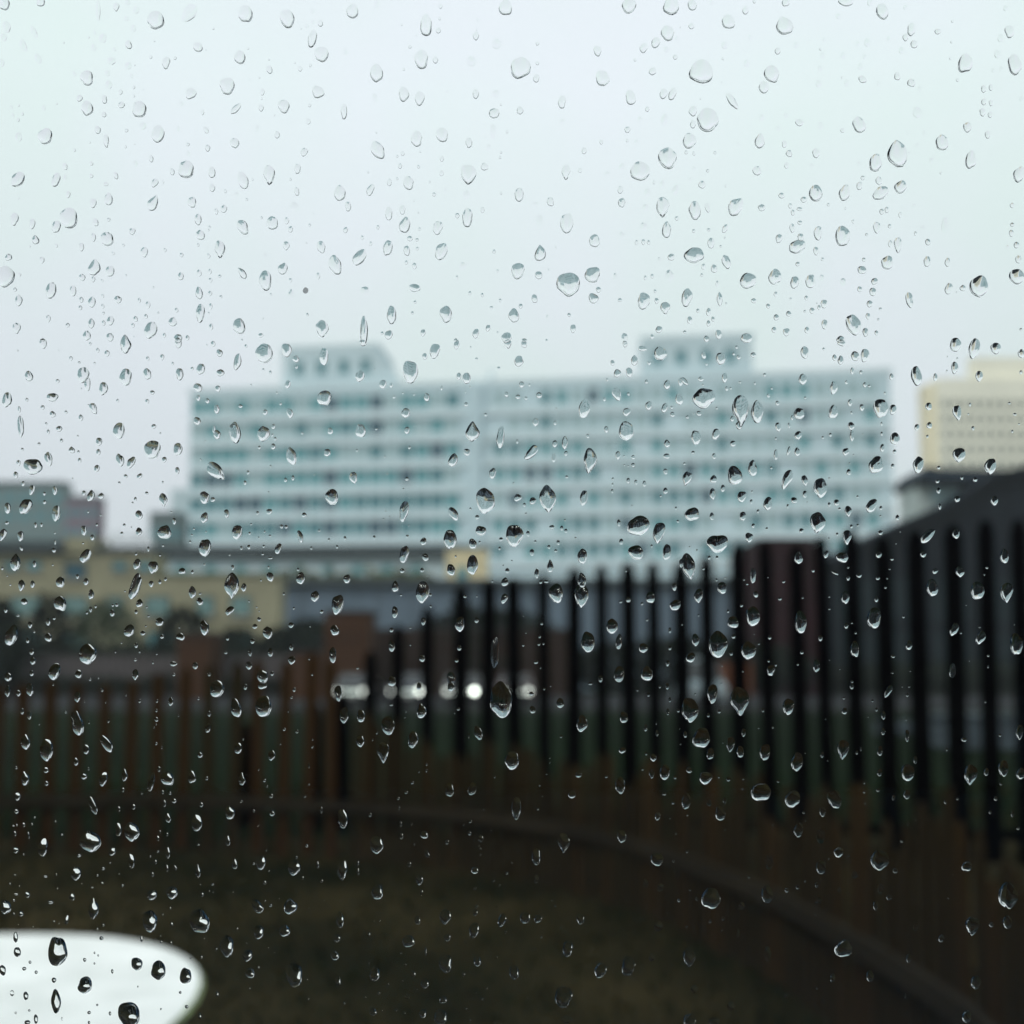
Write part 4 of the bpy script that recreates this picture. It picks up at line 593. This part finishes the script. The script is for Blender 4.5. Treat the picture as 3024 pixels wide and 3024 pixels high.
(0,2): '''1228,35,82,92,8;1485,15,50,44;1388,24,22,32;1665,40,18,24;1650,84,14,14;168,38,40,74;103,60,26,36;42,48,28,66;300,12,10,10;437,80,36,60;577,36,14,34;597,112,8,10;790,104,14,22;967,107,30,48;1335,143,60,104,-15;1490,135,94,116;1915,60,40,90;165,185,24,50;125,162,22,34;437,228,66,142,-10;503,224,10,20;613,215,14,26;885,158,12,18;885,208,22,26;1183,176,18,32;1176,256,30,56,15;1009,187,8,14;222,237,8,8;145,336,50,86;262,380,76,122;487,378,36,52;603,346,50,108,-28;430,447,28,44;1348,372,44,60;1132,408,30,36;1536,412,40,58;1608,264,18,18;1587,348,10,8;1632,162,8,12;260,495,30,32;140,542,46,74;263,570,20,28;500,488,10,18;474,530,34,38;583,547,46,80,12;704,522,36,70,0,t;695,608,16,24;855,562,38,106,15;898,490,18,32;948,542,78,76;1086,534,44,74,0,t;1368,545,38,72,0,t;1748,470,12,32;1748,576,10,10;1534,640,24,26;1725,645,14,10;920,620,14,22;962,625,14,20;915,368,8,14;98,645,34,44;525,695,40,100,-18;92,728,24,28;673,716,16,28;755,704,20,32;930,684,18,38;985,668,28,28;1138,690,24,28;1300,735,52,80;1365,672,14,14;1539,738,32,34;1818,722,14,40;950,765,32,54;1112,795,60,94;75,810,14,10;84,855,14,28;180,800,12,12;160,865,12,40;196,762,12,10;350,860,14,12;512,900,112,124,15;668,832,36,72;742,843,80,112;243,933,52,102,12;88,948,34,34;445,978,24,20;635,955,38,48,20;742,1010,34,84;893,882,16,30;905,845,8,18;945,860,12,20;893,955,14,12;950,965,26,60;880,1015,14,26;863,1085,12,28;945,1052,14,40;992,1048,14,34,-20;1122,918,14,12;1120,1068,28,82,0,t;1287,895,28,60;1328,1025,32,60;1477,1020,54,78,12;1663,1048,64,94;1677,988,12,20;1797,1030,16,44;1712,1105,14,22;1820,1122,16,24;430,1080,62,74;583,1052,20,18;622,1020,10,10;550,1090,12,14;577,1134,16,12;256,1097,24,14;84,1088,10,6;56,1138,10,12;462,1138,8,6;673,1083,8,6;520,1160,18,10;1202,1142,16,12;1497,1130,20,24;90,1198,24,14;153,1200,30,38;407,1212,30,44;860,1202,54,60,25;973,1188,66,68,20;1318,1186,8,6;1205,1186,6,6;285,1243,32,20;30,1270,58,82;118,1307,26,32;78,1307,10,14;527,1280,60,120,0,t;376,1345,20,58,12;305,1350,12,10;583,1372,16,16;550,1392,12,12;186,1382,8,8;103,1370,6,6;963,1276,12,16;848,1352,84,122;1125,1350,116,132;970,1366,18,26;1455,1265,56,84,-30;1642,1268,76,84,25;1530,1260,20,20;1578,1222,8,8;1745,1278,8,8;1833,1233,8,8;1340,1392,16,18;1462,1412,58,78;1612,1404,58,70;1283,1492,76,122;1400,1545,60,62;1155,1448,8,10;1080,1562,14,10;800,1450,16,38;908,1433,8,8;912,1468,16,20;967,1472,12,22;88,1442,28,58;98,1525,38,62;573,1447,24,24;322,1522,108,172;773,1592,62,78;897,1628,84,108;1052,1660,66,94;169,1583,16,20;136,1620,24,22;204,1640,18,20;478,1570,18,24;534,1530,10,14;534,1590,10,14;555,1545,10,12;635,1635,14,26;15,1628,36,62;305,1685,26,32;483,1713,80,98;315,1808,60,138,0,b;145,1773,30,46;68,1758,24,34,0,f;165,1856,14,14;88,1870,14,14,0,f;202,1905,24,54;155,1925,34,30;350,1903,10,20,0,f;503,1868,20,20;503,1925,14,20;550,1825,12,14;622,1873,14,24;727,1880,124,147;910,1848,10,12;1020,1754,16,16;1055,1835,20,22;1130,1885,20,36;1228,1762,18,36;1415,1645,50,58;1412,1732,10,18;1395,1475,8,8;1552,1528,8,6;1665,1655,92,142;1738,1682,8,14;1745,1790,8,20;1913,1688,30,60;1905,1445,40,50;1895,1545,46,52;1925,1340,40,100''',
(1,2): '''285,8,38,34;620,22,42,54;440,20,28,44;900,95,130,188;1075,62,28,24;1082,153,36,40;452,160,56,88,0,t;282,125,22,14;15,185,52,88;5,1060,54,112;8,770,54,108;110,188,44,74;263,243,74,106;404,322,58,90;108,332,42,68;237,395,70,110,0,b;360,198,10,6;641,172,8,8;721,300,12,36;776,285,42,86,-15;964,442,80,102;1240,115,42,58;1362,230,58,96;1244,304,16,18;1410,5,26,16;1590,382,38,38,15;1598,196,44,68;1738,68,18,22;1676,44,12,10;1803,22,14,18;1845,20,22,38;1860,96,16,28;1848,165,18,38;1722,255,22,42;1787,285,18,36;1783,228,8,20;1725,400,18,22;1765,424,36,40;1705,490,14,14;1758,512,30,60;1832,508,54,90;1828,630,24,16;1580,580,56,94;1500,530,20,18;1342,520,34,36;1305,635,44,40,15;612,607,46,80;740,602,44,76,10;482,462,10,16;482,497,12,20;1180,425,8,14;1180,450,8,14;440,505,8,10;366,620,20,18;322,654,14,18;328,712,8,20;335,800,16,34;340,868,20,38;806,718,8,6;990,710,56,118;1138,642,8,8;1588,870,48,76;1790,755,30,46;1877,680,22,16;1860,768,12,8;468,862,42,44;726,852,20,24;790,883,26,42;598,902,22,26,30;200,918,68,108;690,806,8,14;848,836,8,8;1260,905,68,110,0,b;1103,985,50,92;1785,1000,72,76;413,920,8,18;485,970,22,48,-20;788,942,8,20;786,975,10,14;383,1027,22,32;93,1022,14,30;93,1070,14,50;755,1062,38,40,20;937,1078,16,16;1103,1112,26,50;966,1017,10,10;441,1115,38,64;204,1185,62,86;452,1187,18,38;755,1165,18,24;1722,1135,32,46,0,f;1805,1160,38,48,0,f;588,1325,60,90;430,1345,34,48;757,1302,26,40;908,1345,44,72,15;1040,1330,52,76,10;1113,1336,42,46;1353,1337,42,64;752,1402,54,90,8;155,1425,18,32;378,1463,66,72;600,1442,34,46;590,1590,70,112;1282,1505,52,102;1133,1440,12,14;1795,1380,48,66,0,f;770,1577,40,58;187,1648,56,88;405,1648,30,42;473,1703,44,58;337,1530,10,10;478,1520,10,50;360,1595,16,22;978,1640,54,84;1465,1630,64,88,12;1626,1603,74,118;1756,1555,36,48,0,f;1257,1780,98,122;880,1555,8,18;1415,1740,8,8;372,1775,36,36,0,f;576,1795,38,42;795,1790,14,26;820,1730,14,20;1052,1785,8,12;135,1780,10,14;16,1815,10,22;178,1862,40,46;310,1855,12,14;357,1870,10,20;462,1874,40,48;560,1895,70,92;228,1855,10,12;705,1845,12,14;730,1910,10,14;885,1925,50,30,0,f;1275,1905,60,50,0,f''',
(2,2): '''170,62,60,106;325,102,116,152,0,b;600,136,60,98,8;958,18,24,38;1165,48,34,74,28;1243,22,10,10;1282,22,14,12;1272,70,16,20;1075,102,14,16;45,155,92,138;145,183,16,24;455,155,16,24;510,252,10,14;430,257,12,8;107,312,98,112;15,293,22,36;345,283,24,46;272,348,48,82;325,390,42,64;158,402,42,64;468,394,62,90;916,160,30,38;913,88,14,14;1097,152,14,22;1137,185,24,48;1050,193,8,10;1265,209,10,10;1135,276,24,40;1270,300,26,66;1593,322,34,24;1715,108,12,14;1797,298,16,16;1908,280,40,88;910,378,66,114,0,b;648,450,68,114,8,b;1117,386,32,54;790,408,20,32;1318,437,22,42;986,395,16,22;1010,375,10,26;128,540,72,72;260,545,24,28;344,545,12,12;37,495,34,34,30;541,557,18,18,20;445,620,120,96;1116,508,30,44;1273,508,80,92;1817,486,60,88;1630,520,74,120,0,b;1915,515,44,68;1720,505,28,44;1803,575,16,12;1772,655,22,26;1028,568,10,10;1028,620,12,12;1035,682,10,10;1106,606,20,24,25;20,672,46,96;150,680,30,42,0,f;238,668,18,36;212,740,56,82;340,600,12,16;625,660,82,98;860,660,72,114,-20;793,732,34,56;685,736,16,12;656,835,52,80;783,870,52,80,0,f;884,962,60,58,0,b;1270,632,40,50;1195,652,18,34;1742,733,16,22;1868,742,20,36;1900,825,18,18;511,805,16,14,0,f;785,1045,54,82;1117,1005,98,120;1205,1065,30,28;1240,898,18,12;1608,1040,58,56,15;490,1015,44,92,0,f;376,1100,18,14;1322,775,10,18;1276,800,18,26,0,f;973,1090,36,44,0,f;760,1145,20,32;887,1172,22,28,0,f;157,1220,100,126;480,1198,60,112;590,1175,24,26;1092,1262,30,52;1120,1165,38,62,0,f;1170,1215,32,34,20;335,1265,34,50,0,f;770,1232,40,38,0,f;1843,1205,112,148;1638,1380,76,112,0,b;1838,1355,50,78;1748,1370,28,26;1318,1388,30,38,0,f;1465,1448,34,40;315,1420,22,52,0,f;38,1555,74,112,0,b;480,1535,40,92,0,f;912,1505,100,96;850,1672,28,52;1062,1662,40,68;1660,1697,56,78;1280,1560,28,52;65,1735,40,52,0,f;275,1830,42,62,0,f;585,1770,24,28,0,f;40,1915,70,82;1610,1890,50,72;180,1915,60,52,0,f;1262,1775,8,32''',
}
drops = []
for (ti, tj), s_ in DROPS.items():
    for e in s_.replace('\n', '').split(';'):
        q = e.split(','); x, y, w_, h_ = map(float, q[:4]); tilt = float(q[4]) if len(q) > 4 else 0; fl = q[5] if len(q) > 5 else ''
        drops.append([(ti * 1008 + x * 1008 / 1932) / 3024, (tj * 1008 + y * 1008 / 1932) / 3024, w_ / 1932 / 3, h_ / 1932 / 3, tilt, fl])
drops.sort(key=lambda d: -d[2] * d[3])
keep = []
for d in drops:
    if all((d[0]-k[0])**2 + (d[1]-k[1])**2 > (.33 * (k[2] + d[2]) / 2 + .0008) ** 2 for k in keep): keep.append(d)
drops = keep
# specks of spray between the drops, strung out below one another as on the photographed pane
for i in range(420):
    cx_ = random.choice([.02, .06, .085, .13, .155, .20, .245, .26, .30, .37, .40, .46, .49, .53, .66, .68, .705, .785, .81, .83, .93]) + random.gauss(0, .006)
    cy_ = random.uniform(.02, .97); sz = random.choice([.0014, .0018, .0024, .003])
    if all(abs(cx_ - k[0]) > (k[2] + sz) * .6 or abs(cy_ - k[1]) > (k[3] + sz) * .6 for k in drops): drops.append([cx_, cy_, sz, sz * random.uniform(1, 1.4), 0, 's'])

m_water = bpy.data.materials.new('rain_water'); m_water.use_nodes = True
q = m_water.node_tree.nodes['Principled BSDF']; q.inputs['Transmission Weight'].default_value = 1; q.inputs['Roughness'].default_value = 0; q.inputs['IOR'].default_value = 1.333; q.inputs['Base Color'].default_value = (1, 1, 1, 1)

def on_glass(px, py):
    """Where the line of sight meets the wet face of the pane, allowing for the bend inside the glass, and how deep it lies."""
    r = (P(px, py, 1.0) - Vector((0, 0, EYE))).normalized()
    cn = r.dot(view); lat = r - view * cn; sn = lat.length
    if sn < 1e-6: return 0, 0, GLASS_D
    lat /= sn; k = (GLASS_D - GLASS_T) * sn / cn + GLASS_T * math.tan(math.asin(sn / 1.45))
    axis = Vector((0, math.cos(PITCH), math.sin(PITCH)))
    return k * lat.dot(rt), k * lat.dot(upv), (view * GLASS_D + lat * k).dot(axis)
def drop_shape(w_, h_, tilt, fl, seed, big):
    """Vertices and faces of one drop: a flat foot on the glass and a domed skin, fuller towards the bottom."""
    rnd = random.Random(seed)
    a, b = w_ / 2, h_ / 2
    n, m = (40, 13) if big > 1 else (24, 8) if big else (12, 5)
    am = .12 if big else .08
    har = [(k, am * rnd.uniform(.3, 1) / (k - .6), rnd.uniform(0, 6.28)) for k in (2, 3, 4, 5, 6)]
    egg, skew = rnd.uniform(-.16, .16), rnd.uniform(-.14, .14)
    th = R(26 if 'f' in fl else rnd.uniform(46, 59) if big else rnd.uniform(42, 58)); pw = rnd.uniform(1.1, 1.4) if big else 1.2
    prof_ = [0.0]                                   # height of the skin from the rim inwards, flat in the middle and steep at the rim
    for q_ in range(60): prof_.append(prof_[-1] + math.tan(math.asin((1 - (q_ + .5) / 60) ** pw * math.sin(th))) / 60)
    grav = .15 if 'f' in fl else .48 if big else .34
    ct, st = math.cos(R(-tilt)), math.sin(R(-tilt)); reff = min(a, b) * (1 + .15 * (max(a, b) / min(a, b) - 1))
    gap = 4e-5
    vs, fs, sm = [], [], []
    def xy(i, rho):
        f = 2 * math.pi * i / n; r = 1 + sum(A_ * math.cos(k * f + p) for k, A_, p in har)
        cx_, sy_ = math.cos(f), math.sin(f)
        x = a * r * cx_ * (1 - egg * sy_) + a * skew * (1 - sy_ * sy_) * .6; y = b * r * sy_; t_ = sy_
        if 't' in fl: x *= 1 - .5 * max(0, (t_ + .4) / 1.4) ** 1.8
        if 'b' in fl: x *= 1 - .5 * max(0, (.4 - t_) / 1.4) ** 1.8
        x *= rho; y *= rho
        return x * ct - y * st, x * st + y * ct, sy_ * rho
    rhos = [math.sin(math.pi / 2 * (j + 1) / m) for j in range(m)]
    def hgt(rho, v):
        t_ = (1 - min(1, rho)) * 60; i_ = min(59, int(t_))
        return reff * (prof_[i_] + (prof_[i_ + 1] - prof_[i_]) * (t_ - i_)) * (1 - grav * v)
    vs.append((0, 0, gap + hgt(0, 0)))
    for rho in rhos:
        for i in range(n):
            x, y, v = xy(i, rho); vs.append((x, y, gap + hgt(rho, v)))
    for i in range(n): fs.append((0, 1 + i, 1 + (i+1) % n)); sm.append(True)
    for j in range(m - 1):
        for i in range(n): fs.append((1 + j*n + i, 1 + (j+1)*n + i, 1 + (j+1)*n + (i+1) % n, 1 + j*n + (i+1) % n)); sm.append(True)
    k0 = len(vs)
    for i in range(n):
        x, y, v = xy(i, 1); vs.append((x, y, gap))
    fs.append(tuple(range(k0 + n - 1, k0 - 1, -1))); sm.append(False)
    return vs, fs, sm

def region(x, y):
    """What the photograph shows behind a drop, in words."""
    if x < .195 and y > .908 and not (x > .15 and y < .945): return 'the white garden table'
    if y > .84 + max(0, x - .45) * .45 : return 'the dark lawn' + (' left of centre' if x < .4 else ' right of centre')
    if x > .79 and y > .54: return 'the dark barn' if y < .66 else 'the rightmost black pickets' if y < .8 else 'the right end of the brown fence'
    if y > .785 + max(0, x - .4) * .3: return 'the low rail' + (' at left' if x < .3 else ' at centre' if x < .6 else ' at right')
    if .30 < x < .54 and .665 < y < .69: return 'the row of headlights'
    if y > .66: return 'the brown pickets' + (' at far left' if x < .17 else ' at left') if x < .36 else 'the black pickets below the headlights' if x < .56 else 'the black pickets right of the headlights'
    if x < .275 and y > .54: return 'the ochre house' if y < .61 else 'the grey slatted fence'
    if y > .60: return 'the brown shed' if x < .37 else 'the dark hedge' if x < .56 else 'the black picket tops'
    if y > .56: return 'the slate-blue hall'
    if x < .10 and y > .475: return 'the far left skyline blocks'
    if y > .53 and .15 < x < .44: return 'the long dark roof'
    if x > .89 and y > .37: return 'the cream tower'
    if .19 < x < .875 and y > .372:
        return 'the white office block' + (', left third' if x < .4 else ', middle third' if x < .64 else ', right third') + (' upper floors' if y < .455 else ' lower floors')
    if .27 < x < .40 and y > .335: return 'the left rooftop room'
    if .62 < x < .74 and y > .325: return 'the right rooftop room'
    c_ = ['far left', 'left', 'middle', 'right', 'far right'][min(4, int(x * 5))]; r_ = 'top' if y < .11 else 'upper' if y < .22 else 'lower' if y < .33 else 'lowest'
    return 'the %s %s sky' % (c_, r_)
ORD = ['topmost', 'second highest', 'third highest', 'fourth highest', 'fifth highest', 'sixth highest', 'seventh highest', 'eighth highest', 'ninth highest', 'tenth highest', 'eleventh highest', 'twelfth highest']
def words_for(d):
    w_, h_ = d[2], d[3]; sz = math.sqrt(w_ * h_)
    size = 'large' if sz > .0155 else 'medium' if sz > .0115 else 'small'
    fl = d[5]; asp = h_ / w_
    shp = 'tapering' if 'b' in fl else 'pear-shaped' if 't' in fl else 'broad' if asp < .93 else 'round' if asp < 1.22 else 'oval' if asp < 1.6 else 'long'
    if abs(d[4]) > 9: shp = ('right-leaning ' if d[4] > 0 else 'left-leaning ') + shp
    if 'f' in fl: shp = 'faint ' + shp
    return size + ' ' + shp
NBIG = 300
main = [d for d in drops if d[5] != 's'][:NBIG]
grp = {}
for d in main: grp.setdefault((words_for(d), region(d[0], d[1])), []).append(d)
labels = {}
for (wd, rg), l in grp.items():
    l.sort(key=lambda d: d[1])
    for i, d in enumerate(l):
        labels[id(d)] = '%s raindrop over %s' % (wd, rg) if len(l) == 1 else '%s of the %s raindrops over %s' % (ORD[i] if i < len(l) - 1 or len(l) > 12 else 'lowest', wd, rg)
def drop_obj(name, lst):
    vs, fs, sm = [], [], []
    for i, d in enumerate(lst):
        big = 2 if d[2] * d[3] > 2.2e-4 else 1 if d[2] * d[3] > 4e-5 else 0
        gx, gy, dp = on_glass(d[0], d[1])
        v, f, s_ = drop_shape(d[2] * dp, d[3] * dp, d[4], d[5], hash((round(d[0] * 1e4), round(d[1] * 1e4))), big); k = len(vs)
        if len(lst) > 1: v = [(p[0] + gx, p[1] + gy, p[2]) for p in v]
        vs += v; fs += [tuple(j + k for j in q) for q in f]; sm += s_
    me = bpy.data.meshes.new(name); me.from_pydata(vs, [], fs); me.materials.append(m_water)
    me.polygons.foreach_set('use_smooth', sm); me.update()
    o = link(name, me)
    if len(lst) == 1: o.matrix_world = PM @ Matrix.Translation((gx, gy, 0))
    else: o.matrix_world = PM
    return o
for d in main:
    tag(drop_obj('raindrop', [d]), labels[id(d)], 'raindrop', 'raindrops on the window pane')
mid = set(map(id, main))
tag(drop_obj('small_raindrops', [d for d in drops if id(d) not in mid]), 'countless small raindrops and specks of spray between the larger drops', 'raindrops', kind='stuff')

gx, gy, dp = on_glass(.2985, .2835)
v_, f_, s_ = drop_shape(.0055 * dp, .006 * dp, 0, 'f', 5, 0)
me = bpy.data.meshes.new('dirt_speck'); me.from_pydata(v_, [], f_); gm = mat('grey_grit', (.42, .44, .44), .9); gm.node_tree.nodes['Principled BSDF'].inputs['Alpha'].default_value = .42; me.materials.append(gm)
o = link('dirt_speck', me); o.matrix_world = PM @ Matrix.Translation((gx, gy, 0))
tag(o, 'single round grey speck of dirt on the glass above the left rooftop room', 'dirt')

# ------------------------------------------------------------------ rainy air
hz_ = MB().box((-HALF - 5, -HALF - 5, -1), (HALF + 5, HALF + 5, 52)).build('haze', [])
hm = bpy.data.materials.new('rainy_air'); hm.use_nodes = True; ht = hm.node_tree; ht.nodes.clear()
ho = ht.nodes.new('ShaderNodeOutputMaterial'); pv = ht.nodes.new('ShaderNodeVolumePrincipled')
pv.inputs['Color'].default_value = (.93, .98, 1.0, 1); pv.inputs['Density'].default_value = .0005; pv.inputs['Anisotropy'].default_value = .2
ht.links.new(pv.outputs[0], ho.inputs['Volume']); hz_.data.materials.append(hm)
hm.cycles.homogeneous_volume = True if hasattr(hm.cycles, 'homogeneous_volume') else False
tag(hz_, 'thin grey rainy air between the window and the far buildings', 'haze', kind='stuff')
